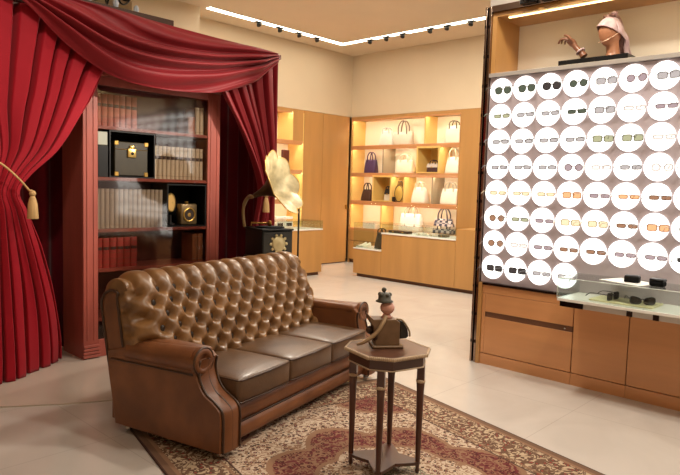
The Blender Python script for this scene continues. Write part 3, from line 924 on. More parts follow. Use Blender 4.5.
# gathered knot of the swag at the right top corner
# dark drapes around and behind the bookcase
def rear(u, v):
    x = 0.8 + 3.80 * u; z = FZ + 0.004 + 2.9 * v
    return (x, 5.90 + 0.045 * fold(u, 17, 0.2), z)
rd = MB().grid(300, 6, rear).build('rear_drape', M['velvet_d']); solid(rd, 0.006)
tag(rd, 'dark wine drape hanging behind the bookcase', 'curtain')
def sided(u, v):
    y = 5.26 + 0.58 * u; z = FZ + 0.004 + 2.9 * v
    return (4.48 + 0.02 * fold(u, 4, 0.1), y, z)
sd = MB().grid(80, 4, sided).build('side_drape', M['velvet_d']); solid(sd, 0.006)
tag(sd, 'dark wine side drape closing the right end of the curtained alcove', 'curtain')
fr = thing('timber_gantry', 'dark timber frame and rail carrying the swag and curtains', 'frame', (0.8, 5.4, 0))
MB().bx(0.0, 3.68, -0.26, -0.20, 2.94, 2.985).build('rail', M['dark_beam'], fr)
MB().bx(0.0, 2.89, 0.57, 0.63, 3.05, 3.31).build('fascia_board', M['dark_beam'], fr)
for xx, yy in ((0.02, 0.60), (2.86, 0.60), (3.78, 0.60)):
    MB().bx(xx - 0.02, xx + 0.02, yy - 0.02, yy + 0.02, FZ, 3.045).build('post', M['dark_beam'], fr)
MB().bx(0.0, 0.04, -0.195, 0.62, 2.94, 2.98).build('tie_bar', M['dark_beam'], fr)
MB().bx(2.84, 2.88, -0.195, 0.62, 2.94, 2.98).build('tie_bar', M['dark_beam'], fr)
# tiebacks
def tassel(o, p, h=0.19, r=0.035):
    t = MB().ball((p[0], p[1], p[2]), r * 0.7, 10).lathe([(r * 0.45, -0.02), (r * 0.62, -0.035), (r * 0.95, -0.08), (r * 1.15, -h), (r * 1.1, -h - 0.004)], 16, T=Matrix.Translation(p))
    t.build('tassel', M['tassel'], o)
t1 = thing('curtain_tieback', 'gold rope and tassel tying back the bright left curtain', 'tieback', (1.86, 5.02, 1.505))
MB().tube(cr([(0.0, 0.0, 0.0), (-0.10, -0.035, 0.10), (-0.22, -0.045, 0.20), (-0.42, -0.045, 0.31), (-0.72, -0.04, 0.42), (-0.95, -0.03, 0.46)], 6), 0.008, 8).tube([(0, 0, 0), (0.035, 0.05, 0.0), (0.045, 0.14, 0.0)], 0.008, 8).build('rope', M['tassel'], t1)
tassel(t1, (0.01, -0.03, -0.02), 0.19, 0.036)
t2 = thing('curtain_tieback', 'small gold rope and tassel on the right curtain above the gramophone', 'tieback', (4.25, 5.095, 1.50))
MB().tube(cr([(0.0, 0.0, 0.0), (0.06, -0.01, 0.05), (0.13, -0.01, 0.10), (0.185, -0.01, 0.13)], 6), 0.008, 8).build('rope', M['tassel'], t2)
tassel(t2, (0.0, -0.03, -0.01), 0.17, 0.032)
# crystal chandelier glimpsed over the swag
ch = thing('chandelier', 'crystal chandelier glimpsed above the red swag', 'chandelier', (3.2, 6.4, 3.43))
MB().tube([(0, 0, 0.10), (0, 0, CE - 3.33)], 0.012, 8).lathe([(0.0, 0.06), (0.05, 0.08), (0.03, 0.14), (0.06, 0.2), (0.02, 0.3)], 16).build('stem', M['iron'], ch)
for k in range(6):
    a = k * PI / 3 + 0.25
    am = MB().tube(cr([(0.03 * math.cos(a), 0.03 * math.sin(a), 0.2), (0.14 * math.cos(a), 0.14 * math.sin(a), 0.06), (0.24 * math.cos(a), 0.24 * math.sin(a), 0.10), (0.27 * math.cos(a), 0.27 * math.sin(a), 0.20)], 6), 0.010, 8).build('arm', M['iron'], ch)
    MB().lathe([(0.012, 0.0), (0.012, 0.09)], 10, T=Matrix.Translation((0.27 * math.cos(a), 0.27 * math.sin(a), 0.2))).build('candle_lamp', emat('candle_glow', (255, 230, 180), 4.0) if k == 0 else bpy.data.materials['candle_glow'], am)
    for j, (rr, zz) in enumerate(((0.27, -0.04), (0.20, -0.10), (0.12, -0.13))):
        MB().ball((rr * math.cos(a), rr * math.sin(a), zz), 0.036, 6, sc=(0.8, 0.8, 1.5)).build('crystal_drop', M['crystal'], ch)

# ------------------------------------------------------------------ gramophone on a plinth behind the sofa
ga = math.radians(-11.6)
pl = thing('pedestal', 'black pedestal carrying the gramophone behind the sofa', 'pedestal', (3.788, 4.549, 0), ga)
MB().bx(-0.005, 0.345, -0.0, 0.375, 0, 0.87, 0.006).build('column', M['black'], pl)
MB().bx(-0.02, 0.36, -0.012, 0.39, 0.871, 0.89, 0.004).build('top', M['black'], pl)
gm = thing('gramophone', 'antique gramophone with large golden petal horn behind the sofa', 'gramophone', (3.788, 4.559, 0.8905), ga)
gcase = mat('green_black_case', (44, 42, 34), 0.4, var=0.12, scale=10)
MB().bx(0.0, 0.335, 0.006, 0.36, 0.02, 0.275, 0.006).bx(-0.01, 0.345, -0.004, 0.37, 0.0, 0.02, 0.004).build('cabinet', M['black'], gm)
MB().bx(0.012, 0.323, 0.0, 0.008, 0.03, 0.268, 0.003).build('front_panel', gcase, gm)
MB().bx(-0.008, 0.343, -0.004, 0.37, 0.275, 0.295, 0.005).build('lid', M['black'], gm)
MB().lathe([(0.0, 0.296), (0.14, 0.296), (0.145, 0.302), (0.14, 0.308), (0.0, 0.309)], 32, T=Matrix.Translation((0.17, 0.17, 0))).build('turntable', M['blackm'], gm)
# gilt rosette on the front
ro = MB()
T0 = Matrix.Translation((0.175, -0.001, 0.150)) @ Matrix.Rotation(PI / 2, 4, 'X')
ro.lathe([(0.0, 0.016), (0.03, 0.014), (0.05, 0.008), (0.072, 0.010), (0.075, 0.0)], 24, T=T0)
for k in range(10):
    a = k * 2 * PI / 10
    ro.ball((0.175 + 0.085 * math.cos(a), -0.004, 0.150 + 0.085 * math.sin(a)), 0.016, 8, sc=(1, 0.5, 1))
for dx in (-0.06, 0.0, 0.06): ro.ball((0.175 + dx, -0.004, 0.046), 0.016, 8, sc=(0.8, 0.5, 1.3))
ro.build('gilt_rosette', mat('pale_gilt', (216, 200, 150), 0.35, metal=0.5), gm)
MB().tube([(0.338, 0.2, 0.14), (0.41, 0.2, 0.14), (0.41, 0.2, 0.06), (0.44, 0.2, 0.06)], 0.007, 8).build('crank', M['iron'], gm)
# horn, in world axes
G = Matrix.Translation((3.788, 4.559, 0.8905)) @ Matrix.Rotation(ga, 4, 'Z')
Gi = G.inverted()
Cb = Vector((3.848, 4.336, 1.632)); ax_ = Vector((0.356, -0.844, 0.40)).normalized()
neck = Cb - ax_ * 0.34
zax = ax_; xax = Vector((0, 0, 1)).cross(zax).normalized(); yax = zax.cross(xax)
TH = Gi @ Matrix(((xax.x, yax.x, zax.x, neck.x), (xax.y, yax.y, zax.y, neck.y), (xax.z, yax.z, zax.z, neck.z), (0, 0, 0, 1)))
hp = []
for i in range(26):
    t = i / 25
    hp.append((0.020 + 0.055 * t + 0.222 * t ** 3.2, 0.34 * t - 0.035 * max(0, t - 0.85) / 0.15 * 0.6))
def petal(off):
    def w(r, z, th, i):
        t = i / 25
        k = 1 + 0.075 * t ** 3 * (abs(math.cos(4 * th)) - 0.5) * 1.6
        return (r * k - off, z + 0.03 * t ** 4 * abs(math.cos(4 * th)))
    return w
MB().lathe(hp, 96, T=TH, wob=petal(0.0), cap=False).build('horn', mat('horn_outside', (70, 52, 26), 0.35, metal=0.6, var=0.15, scale=10), gm)
MB().lathe(hp, 96, T=TH, wob=petal(0.004), cap=False).build('horn_lining', M['goldlight'], gm)
rp = []
for k in range(97):
    th = 2 * PI * k / 96
    r, z = petal(0.002)(hp[-1][0], hp[-1][1], th, 25)
    rp.append(TH @ Vector((r * math.cos(th), r * math.sin(th), z)))
MB().tube(rp, 0.005, 6).build('horn_rim', M['gold'], gm)
arm = [Vector((3.83, 4.885, 1.185)), Vector((3.826, 4.90, 1.27)), Vector((3.826, 4.905, 1.36)), Vector((3.832, 4.88, 1.44)), Vector((3.82, 4.80, 1.49)), neck - ax_ * 0.03, neck + ax_ * 0.01]
MB().tube([Gi @ p for p in cr(arm, 8)], [0.015] * 20 + [0.018] * 29, 12).build('elbow', mat('aged_bronze', (146, 122, 84), 0.4, metal=0.6), gm)
# tone arm and soundbox
MB().tube([(0.05, 0.33, 0.305), (0.05, 0.33, 0.335), (0.17, 0.22, 0.335)], 0.010, 8).lathe([(0.03, -0.008), (0.033, 0.0), (0.03, 0.008)], 16, T=Matrix.Translation((0.185, 0.205, 0.335)) @ Matrix.Rotation(PI / 2, 4, 'Y')).build('tone_arm', M['brass'], gm)
# slim black stand
ds = thing('stand', 'slim black pole stand with small tilted head right of the gramophone', 'stand', (4.53, 4.86, 0), math.radians(-45))
MB().lathe([(0.085, 0.0), (0.085, 0.01), (0.02, 0.022), (0.012, 0.04)], 24).build('base', M['iron'], ds)
MB().tube([(0, 0, 0.03), (0, 0, 1.375)], 0.010, 8).build('pole', M['iron'], ds)
MB().box((-0.015, 0, 1.388), (0.10, 0.03, 0.03), 0.006, T=Matrix.Translation((0, 0, 0))).build('head', M['iron'], ds)

# ------------------------------------------------------------------ shelving helper (far wall + left wall)
FU0, FU1 = 6.35, 9.03        # far unit along Y
fu = thing('shelving_unit', 'lit oak shelving unit of handbags on the far wall', 'shelving unit', (XF, 0, 0))
FD = 0.42
MB().bx(0, FD, FU1, FU1 + 0.018, 0, 3.086).build('side_panel', M['oak'], fu)
MB().bx(0, FD, FU0 - 0.015, FU0, 0, 3.086).build('side_panel', M['oak'], fu)
MB().bx(FD, FD + 0.02, FU0, FU1, 0, 3.086).build('back_panel', M['back'], fu)
MB().bx(0, FD, FU0, FU1, 3.03, 3.086).build('top_panel', M['oak'], fu)
ZS = [2.485, 1.92, 1.335, 0.755]
for z in ZS:
    MB().bx(0.0, FD, FU0, FU1, z - 0.05, z, 0.003).build('shelf', M['oakh'], fu)
# gold lacquer faces that catch the light: left cheeks of each bay
def divider(y0, y1, z0, z1, m, name='divider'):
    return MB().bx(0.03, FD, y0, y1, z0, z1).build(name, M[m], fu)
tops = [3.03] + [z - 0.05 for z in ZS[:3]]
for r in range(4):
    divider(FU1 - 0.02, FU1, ZS[r], tops[r], 'gold_in', 'lacquer_cheek')
divider(7.14, 7.17, ZS[0], tops[0], 'gold_in')
divider(8.16, 8.19, ZS[1], tops[1], 'grey_panel')
divider(6.92, 6.95, ZS[2], tops[2], 'grey_panel')
divider(7.60, 7.63, ZS[2], tops[2], 'gold_in')
divider(8.16, 8.20, ZS[3], tops[3], 'gold_in')
def cubby(y0, y1, z0, z1):
    b = MB(); t = 0.035
    b.bx(-0.02, FD, y0, y0 + t, z0, z1).bx(-0.02, FD, y1 - t, y1, z0, z1).bx(-0.02, FD, y0 + t, y1 - t, z1 - t, z1).bx(-0.02, FD, y0 + t, y1 - t, z0, z0 + t * 0.6)
    b.bx(FD - 0.015, FD, y0 + t, y1 - t, z0 + t * 0.6, z1 - t)
    b.build('lacquer_cubby', M['gold_in'], fu)
cubby(6.76, 7.30, ZS[1] + 0.001, tops[1] - 0.001)
cubby(7.90, 8.40, ZS[2] + 0.001, tops[2] - 0.001)
for r in range(4):
    MB().bx(0.002, 0.02, FU0, FU1, tops[r] - 0.032, tops[r] - 0.0005, 0.002).build('light_lip', M['oakh'], fu)
    MB().bx(0.03, 0.055, FU0 + 0.02, FU1 - 0.04, tops[r] - 0.010, tops[r] - 0.001).build('light_strip', M['led2'], fu)
# base drawers
for (y0, y1) in ((7.70, 9.02), (6.36, 7.69)):
    for (z0, z1) in ((0.08, 0.47), (0.485, 0.70)):
        MB().bx(-0.005, 0.02, y0, y1, z0, z1, 0.003).build('drawer', M['oak'], fu)
MB().bx(0.02, FD, FU0, FU1, 0.06, 0.704).bx(0.05, FD, FU0, FU1, 0, 0.06).build('carcass', M['oakd'], fu)

# left wall niche unit
lu = thing('shelving_unit', 'lit oak shelf niche on the left wall behind the gramophone', 'shelving unit', (0, YL, 0))
LX0, LX1 = 6.01, 8.52
MB().bx(LX0, LX1, 0.44, 0.46, 0, 3.086).build('back_panel', M['back'], lu)
MB().bx(LX0, LX1, 0, 0.44, 3.03, 3.086).build('top_panel', M['oak'], lu)
MB().bx(LX1 - 0.018, LX1, 0, 0.44, 0, 3.03).build('side_panel', M['gold_in'], lu)
MB().bx(LX0, LX0 + 0.018, 0, 0.44, 0, 3.03).build('side_panel', M['gold_in'], lu)
MB().bx(8.235, LX1 - 0.018, 0.0, 0.44, 2.485, 3.03).build('oak_pier', M['oak'], lu)
MB().bx(8.22, 8.2345, 0.0, 0.44, 2.486, 3.03).build('lacquer_cheek', M['gold_in'], lu)
for z in (2.485, 1.92, 1.335, 0.755):
    MB().bx(LX0 + 0.018, LX1 - 0.018, 0, 0.44, z - 0.05, z, 0.003).build('shelf', M['oakh'], lu)
MB().bx(LX0 + 0.018, LX1 - 0.018, 0.0, 0.03, 0.05, 0.70).build('drawer', M['oak'], lu)
for zt, xr in ((3.03, 8.2), (2.435, 8.48), (1.87, 8.48), (1.285, 8.48)):
    MB().bx(LX0 + 0.02, xr, 0.002, 0.02, zt - 0.032, zt - 0.0005, 0.002).build('light_lip', M['oakh'], lu)
    MB().bx(LX0 + 0.05, xr, 0.03, 0.055, zt - 0.010, zt - 0.001).build('light_strip', M['led2'], lu)
tag(MB().box((0, 0, 0.19), (0.17, 0.05, 0.38), 0.004).build('picture_frame', mat('dark_red_frame', (74, 28, 22), 0.4), None, (8.24, YL + 0.22, 1.922)), 'dark red upright block in the left wall niche above the horn', 'frame')
tag(MB().box((0, 0, 0.13), (0.10, 0.10, 0.26), 0.02, seg=2).build('dark_bottle', mat('dark_red_glass', (84, 28, 22), 0.25), None, (7.83, YL + 0.2, 2.487)), 'dark red container on the upper shelf of the left wall niche', 'container')
for k in range(2):
    o = tag(MB().box((0, 0, 0.12), (0.20, 0.14, 0.24), 0.004).build('white_box', M['white'], None, (8.0 + 0.23 * k, YL + 0.12, 0.757)), '%s white box with black label in the left wall niche' % ('left' if k == 0 else 'right'), 'box', 'white boxes in the left niche')
    MB().bx(-0.07, 0.07, -0.073, -0.0705, 0.06, 0.12).build('label_patch', M['black'], o)

# ------------------------------------------------------------------ counters
fc = thing('display_counter', 'oak sales counter with glass top case before the handbag shelves', 'counter', (8.42, 0, 0))
MB().bx(0.0, 0.56, 4.65, 5.385, 0.06, 1.0).build('end_cabinet', M['oak'], fc)
MB().bx(0.0, 0.56, 5.39, 6.90, 0.06, 0.81).build('body', M['oak'], fc)
MB().bx(0.0, 0.56, 6.905, 7.55, 0.06, 0.50).build('low_step', M['oak'], fc)
MB().bx(0.05, 0.54, 4.68, 7.50, 0, 0.059).build('plinth', M['oakd'], fc)
MB().bx(-0.01, 0.57, 5.39, 6.91, 0.811, 0.835, 0.003).build('case_base', M['whitel'], fc)
MB().bx(-0.01, 0.57, 6.915, 7.56, 0.501, 0.522, 0.003).build('step_top', M['whitel'], fc)
gt_ = 0.008
MB().bx(-0.008, 0.0, 5.40, 6.90, 0.836, 0.978).bx(0.56, 0.568, 5.40, 6.90, 0.836, 0.978).bx(-0.008, 0.568, 6.901, 6.909, 0.836, 0.978).bx(-0.008, 0.568, 5.391, 5.399, 0.836, 0.978).bx(-0.008, 0.568, 5.391, 6.909, 0.979, 0.987).build('glass_case', M['glass'], fc)
MB().bx(-0.008, 0.0, 6.92, 7.55, 0.523, 0.978).bx(-0.008, 0.56, 7.551, 7.559, 0.523, 0.978).bx(-0.008, 0.56, 6.92, 7.559, 0.979, 0.987).build('glass_case', M['glass'], fc)
lcn = thing('display_counter', 'oak counter with glass top case in front of the left wall', 'counter', (0, 7.98, 0))
MB().bx(6.0, 8.03, 0.0, 0.56, 0.06, 0.82).build('body', M['oak'], lcn)
MB().bx(6.03, 8.0, 0.05, 0.54, 0, 0.059).build('plinth', M['oakd'], lcn)
MB().bx(5.99, 8.04, -0.01, 0.57, 0.821, 0.845, 0.003).build('case_base', M['whitel'], lcn)
MB().bx(6.0, 8.03, -0.008, 0.0, 0.846, 0.985).bx(6.0, 8.03, 0.56, 0.568, 0.846, 0.985).bx(8.03, 8.038, -0.008, 0.568, 0.846, 0.985).bx(6.0, 8.038, -0.008, 0.568, 0.986, 0.994).build('glass_case', M['glass'], lcn)

# ------------------------------------------------------------------ handbags on the far shelves
def bag(y, z, w, h, d, col, label, handle=0.0, top=0.8, hcol=None, x=10.09, name='handbag', flap=None, rz=-PI / 2, sag=0.0, pat=None, cat='handbag'):
    o = thing(name, label, cat, (x, y, z + 0.001), rz)
    mt = pat if pat else mat('bag_leather', col, 0.42, var=0.04, scale=8)
    hm = mat('bag_handle', hcol if hcol else tuple(int(c * 0.8) for c in col), 0.4)
    n = 10
    def prof_(t):   # half width & half depth at height t
        k = 1 - (1 - top) * t ** 1.2 + 0.05 * math.sin(PI * t)
        return w / 2 * k, d / 2 * (1 - 0.55 * t ** 1.3)
    vs = []; fs = []
    ns = 24
    for j in range(n + 1):
        t = j / n
        a, b = prof_(t)
        for k in range(ns):
            th = 2 * PI * k / ns
            cx = math.copysign(abs(math.cos(th)) ** 0.35, math.cos(th)) * a
            cy = math.copysign(abs(math.sin(th)) ** 0.35, math.sin(th)) * b
            vs.append((cx, cy, h * t - sag * t * (1 - (cx / max(a, 1e-4)) ** 2)))
    for j in range(n):
        for k in range(ns):
            k2 = (k + 1) % ns
            fs.append([j * ns + k, j * ns + k2, (j + 1) * ns + k2, (j + 1) * ns + k])
    fs.append(list(range(ns))[::-1]); fs.append([n * ns + k for k in range(ns)])
    MB().add(vs, fs, True).build('body', mt, o)
    if handle > 0:
        for sy in (-1, 1):
            a, b = prof_(0.95)
            pts = cr([(-w * 0.24, sy * b, h * 0.80), (-w * 0.22, sy * b * 1.2, h + handle * 0.45), (-w * 0.10, sy * b * 0.8, h + handle * 0.95), (w * 0.10, sy * b * 0.8, h + handle * 0.95), (w * 0.22, sy * b * 1.2, h + handle * 0.45), (w * 0.24, sy * b, h * 0.80)], 5)
            MB().tube(pts, 0.008 + w * 0.012, 8).build('handle', hm, o)
    if flap:
        a, b = prof_(0.6)
        MB().grid(10, 6, lambda u, v: ((u - 0.5) * 2 * prof_(1 - 0.5 * v)[0] * 0.98, -prof_(1 - 0.5 * v)[1] - 0.008, h * (1 - 0.45 * v) )).build('flap', mat('bag_flap', flap, 0.4), o)
        MB().box((0, -b - 0.02, h * 0.56), (w * 0.14, 0.012, h * 0.12), 0.003).build('clasp', M['brass'], o)
    return o
bag(8.22, ZS[0], 0.34, 0.30, 0.16, (240, 236, 224), 'plain white handbag on the top shelf left of the patterned tote', 0.06, 0.7)
bag(7.79, ZS[0], 0.44, 0.27, 0.18, (214, 206, 188), 'pale tote with tall grey handles in the middle of the top shelf', 0.21, 1.05, (128, 112, 92), sag=0.05)
bag(6.60, ZS[0], 0.34, 0.34, 0.18, (244, 236, 214), 'cream slouchy handbag with dark handles at the right of the top shelf', 0.08, 0.78, (96, 88, 66), sag=0.05)
bag(8.62, ZS[1], 0.30, 0.28, 0.17, (72, 46, 84), 'purple top-handle handbag at the left of the second shelf', 0.15, 0.86, (66, 40, 74))
bag(7.72, ZS[1], 0.42, 0.27, 0.2, (238, 228, 204), 'cream hobo handbag left of the yellow cubby on the second shelf', 0.10, 0.86, (214, 204, 180), sag=0.03)
bag(7.03, ZS[1] + 0.022, 0.26, 0.17, 0.15, (66, 36, 40), 'dark burgundy handbag with white scarf inside the upper yellow cubby', 0.06, 0.9, (60, 34, 36), flap=(216, 204, 196))
bag(6.575, ZS[1], 0.31, 0.31, 0.2, (246, 240, 226), 'white top-handle handbag at the right of the second shelf', 0.16, 0.72, (206, 196, 170))
bag(8.70, ZS[2], 0.28, 0.24, 0.16, (62, 36, 28), 'dark brown handbag at the left of the third shelf', 0.13, 0.7, (52, 34, 28))
bag(8.12, ZS[2] + 0.022, 0.20, 0.24, 0.12, (226, 220, 208), 'small white and black handbag inside the lower yellow cubby', 0.05, 0.6, (40, 34, 32), flap=(44, 38, 36))
gb = thing('handbag', 'round yellow gold handbag with dark edges on the third shelf', 'handbag', (10.0, 7.765, ZS[2] + 0.012), -PI / 2)
gb.scale = (0.62, 0.74, 0.95)
MB().lathe([(0.0, 0.06), (0.14, 0.055), (0.17, 0.03), (0.17, -0.03), (0.14, -0.055), (0.0, -0.06)], 28, T=Matrix.Translation((0, 0, 0.172)) @ Matrix.Rotation(PI / 2, 4, 'X')).build('body', mat('mustard_leather', (222, 184, 92), 0.4), gb)
MB().tube([(0.17 * math.cos(t), -0.045, 0.172 + 0.17 * math.sin(t)) for t in [k * 2 * PI / 32 for k in range(33)]], 0.009, 6).tube(cr([(-0.10, 0, 0.32), (-0.07, 0, 0.42), (0.07, 0, 0.42), (0.10, 0, 0.32)], 6), 0.010, 8).build('handle', mat('dark_trim', (66, 46, 30), 0.45), gb)
MB().box((0, 0, 0.05), (0.09, 0.07, 0.10), 0.012, seg=2).build('charm', mat('dark_charm', (44, 34, 28), 0.5), gb, (-0.165, -0.08, 0.0))
bag(7.33, ZS[2], 0.34, 0.31, 0.2, (244, 238, 222), 'white handbag next to the round gold handbag on the third shelf', 0.10, 0.72, (220, 210, 186))
bag(6.62, ZS[2], 0.38, 0.30, 0.2, (244, 236, 218), 'cream handbag at the right end of the third shelf', 0.12, 0.85, (170, 160, 140))
bag(7.52, ZS[3], 0.50, 0.36, 0.22, (246, 240, 228), 'large white tote with grey cord handles on the lowest shelf', 0.14, 0.92, (180, 170, 150))
def check_mat():
    m = bpy.data.materials.new('woven_check'); m.use_nodes = True
    nt = m.node_tree; b = nt.nodes['Principled BSDF']
    tc = nt.nodes.new('ShaderNodeTexCoord'); c = nt.nodes.new('ShaderNodeTexChecker'); c.inputs['Scale'].default_value = 16
    c.inputs['Color1'].default_value = lin((58, 60, 82)); c.inputs['Color2'].default_value = lin((196, 188, 184))
    nt.links.new(tc.outputs['Object'], c.inputs[0]); nt.links.new(c.outputs[0], b.inputs['Base Color']); b.inputs['Roughness'].default_value = 0.5
    return m
bag(6.74, ZS[3] + 0.02, 0.44, 0.28, 0.2, (70, 66, 80), 'blue and white checked handbag standing behind the counter glass case', 0.20, 0.8, (70, 62, 66), pat=check_mat())
o = tag(MB().box((0, 0, 0.06), (0.28, 0.34, 0.12), 0.006).build('white_tray', M['white'], None, (10.08, 8.5, ZS[3] + 0.001)), 'white tray box on the lowest shelf at the left', 'tray')
bag(7.10, 0.523, 0.24, 0.29, 0.16, (52, 48, 44), 'dark grey handbag inside the low step of the far counter', 0.07, 0.6, (40, 36, 34), x=8.66)
for k in range(2):
    s = thing('shoe', '%s white shoe on the low step of the far counter' % ('left' if k == 0 else 'right'), 'shoe', (8.58, 7.50 - 0.095 * k, 0.523), -PI / 2, 'white shoes on the counter step')
    MB().grid(12, 10, lambda u, v: ((0.035 + 0.012 * math.sin(PI * v)) * math.cos(PI * u), -0.11 + 0.23 * v, 0.012 + (0.03 + 0.05 * v ** 2) * math.sin(PI * u))).build('upper', M['cream_l'], s)
    MB().box((0, 0.0, 0.006), (0.085, 0.235, 0.012), 0.004).build('sole', M['white'], s)
# small leather goods inside the counter case
for k, (yy, cc, ww, nm) in enumerate(((6.76, (52, 40, 34), 0.2, 'dark brown wallet nearest the step end of the counter case'), (6.55, (60, 40, 34), 0.22, 'brown folded wallet in the middle of the counter case'), (6.2, (232, 224, 210), 0.16, 'white pouch in the counter glass case'), (5.95, (226, 206, 190), 0.12, 'small pink pouch in the counter glass case'), (5.75, (110, 92, 70), 0.14, 'tan wallet at the right of the counter case'))):
    w = tag(MB().box((0, 0, 0.02), (0.14, ww, 0.04), 0.008, seg=2).build('wallet', mat('wallet_leather', cc, 0.45), None, (8.62, yy, 0.836)), nm, 'wallet')
    MB().box((-0.073, 0, 0.02), (0.004, ww * 0.18, 0.02), 0.001).build('clasp', M['brass'], w)

# ------------------------------------------------------------------ eyewear wall
ew = thing('eyewear_wall', 'backlit lilac display wall with rows of glowing white discs', 'display wall', (DX, 0, 0))
PZ0, PZ1 = 0.765, 2.628
MB().bx(0.0, 0.06, -1.2, 2.985, PZ0, PZ1, 0.002).build('panel', M['lilac'], ew)
PY, PZ, RD = 0.2262, 0.228, 0.107
Y1, Z1 = 2.868, 2.508
disc_mesh = MB().lathe([(0.0, 0.0), (RD, 0.0), (RD, -0.008), (0.0, -0.008)], 40, T=Matrix.Rotation(PI / 2, 4, 'Y'), cap=False, smooth=False).mesh('light_disc', M['disc'])
spots_ = []
for r in range(8):
    for c in range(10):
        if r == 7 and c > 3: continue
        o = bpy.data.objects.new('light_disc', disc_mesh); COL.objects.link(o); o.parent = ew
        o.location = (-0.0005, Y1 - PY * c, Z1 - PZ * r)
        if c < 9 and Y1 - PY * c > 1.15: spots_.append((r, c))
# glasses
M['lensd'] = mat('smoke_lens', (38, 36, 36), 0.12)
LENS = {'black': (52, 48, 48), 'green': (66, 72, 62), 'grey': (140, 136, 138), 'olive': (134, 136, 112), 'brown': (122, 92, 74), 'clear': (196, 190, 188), 'amber': (182, 142, 106), 'beige': (184, 174, 146), 'violet': (130, 116, 122)}
FRM = {'black': (26, 22, 24), 'green': (62, 66, 54), 'grey': (96, 92, 94), 'olive': (78, 80, 58), 'brown': (92, 58, 40), 'clear': (190, 180, 180), 'amber': (170, 104, 60), 'beige': (184, 160, 116), 'violet': (120, 98, 104)}
CN = {'black': 'black', 'green': 'green-tinted', 'grey': 'grey', 'olive': 'olive', 'brown': 'brown', 'clear': 'pale clear', 'amber': 'amber', 'beige': 'beige', 'violet': 'plum grey'}
gm_cache = {}
for k in LENS:
    gm_cache[k] = (mat(k + '_frame', FRM[k], 0.3), glassmat(k + '_lens', tuple(255 * (c / 255) ** 0.5 for c in LENS[k]), 0.08))
def lens_outline(shape, s):
    """outline of the lens on side s = -1/+1 in (x, z)"""
    w, h = {'aviator': (0.058, 0.050), 'square': (0.058, 0.042), 'round': (0.050, 0.047), 'cat': (0.060, 0.040), 'slim': (0.056, 0.026)}[shape]
    pts = []
    for k in range(24):
        t = 2 * PI * k / 24
        e = {'aviator': 0.8, 'square': 0.45, 'round': 1.0, 'cat': 0.7, 'slim': 0.55}[shape]
        x = math.copysign(abs(math.cos(t)) ** e, math.cos(t)) * w / 2
        z = math.copysign(abs(math.sin(t)) ** e, math.sin(t)) * h / 2
        if shape == 'aviator' and z < 0: x = x * (1 + 0.25 * z / h) ; z *= 1.1
        if shape == 'cat': z += 0.012 * (x / w) * 1.0 if z > 0 else 0
        pts.append((s * (0.036 + x), z))
    return pts
GM = {}
def glasses_meshes(shape, colr):
    if (shape, colr) in GM: return GM[(shape, colr)]
    fm, lm = gm_cache[colr]
    f = MB()
    for s in (-1, 1):
        ol = lens_outline(shape, s)
        f.tube([(x, -0.0, z) for x, z in ol] + [(ol[0][0], 0, ol[0][1])], 0.0028, 6)
    f.tube(cr([(-0.010, 0, 0.006), (0, -0.003, 0.010), (0.010, 0, 0.006)], 4), 0.003, 6)
    fmesh = f.mesh('frame', fm)
    l = []
    for s in (-1, 1):
        l.append(MB().prism(lens_outline(shape, s), -0.001, 0.001, 'y').mesh('lens', lm))
    t = []
    for s in (-1, 1):
        t.append(MB().tube(cr([(s * 0.066, 0.0, 0.010), (s * 0.070, 0.02, 0.011), (s * 0.068, 0.10, 0.010), (s * 0.066, 0.135, -0.012)], 4), 0.0025, 6).mesh('temple', fm))
    GM[(shape, colr)] = (fmesh, l, t)
    return GM[(shape, colr)]
def glasses(loc, rz, shape, colr, label, group, sc=1.0, rot=None):
    fmesh, l, t = glasses_meshes(shape, colr)
    o = thing('sunglasses', label, 'sunglasses', loc, rz, group, rot)
    o.scale = (sc, sc, sc)
    for n, me in [('frame', fmesh), ('lens', l[0]), ('lens', l[1]), ('temple', t[0]), ('temple', t[1])]:
        c = bpy.data.objects.new(n, me); COL.objects.link(c); c.parent = o
    return o
ROWN = ['top', 'second', 'third', 'fourth', 'fifth', 'sixth', 'seventh', 'bottom']
STY = [
 ['green:aviator', 'green:aviator', 'black:aviator', 'green:round', 'grey:square', 'violet:round', 'grey:square', 'black:square', 'grey:square'],
 ['olive:slim', 'grey:slim', 'grey:slim', 'green:slim', 'grey:square', 'clear:slim', 'violet:slim', 'grey:slim', 'clear:slim'],
 ['grey:slim', 'grey:slim', 'grey:slim', 'grey:slim', 'olive:square', 'olive:square', 'clear:slim', 'grey:slim', 'grey:slim'],
 ['grey:slim', 'grey:slim', 'grey:slim', 'violet:round', 'clear:slim', 'grey:slim', 'clear:round', 'grey:slim', 'grey:slim'],
 ['beige:slim', 'beige:slim', 'beige:slim', 'amber:square', 'violet:slim', 'amber:slim', 'brown:slim', 'brown:slim', 'brown:slim'],
 ['brown:round', 'olive:slim', 'violet:slim', 'beige:square', 'beige:square', 'brown:slim', 'amber:square', 'grey:slim', 'grey:slim'],
 ['brown:round', 'clear:slim', 'violet:slim', 'brown:slim', 'brown:slim', 'violet:slim', 'violet:slim', 'black:slim', 'brown:slim'],
 ['black:square', 'black:square', 'grey:slim', 'grey:slim'],
]
for r, c in spots_:
    k, sh = STY[r][c].split(':')
    glasses((DX - 0.035, Y1 - PY * c - 0.036, Z1 - PZ * r - 0.004), PI / 2 + R.uniform(-0.06, 0.10), sh, k,
            '%s sunglasses on the %s disc from left in the %s row of lit discs' % (CN[k], ORD[c], ROWN[r]), 'sunglasses on the lit wall', 1.2)
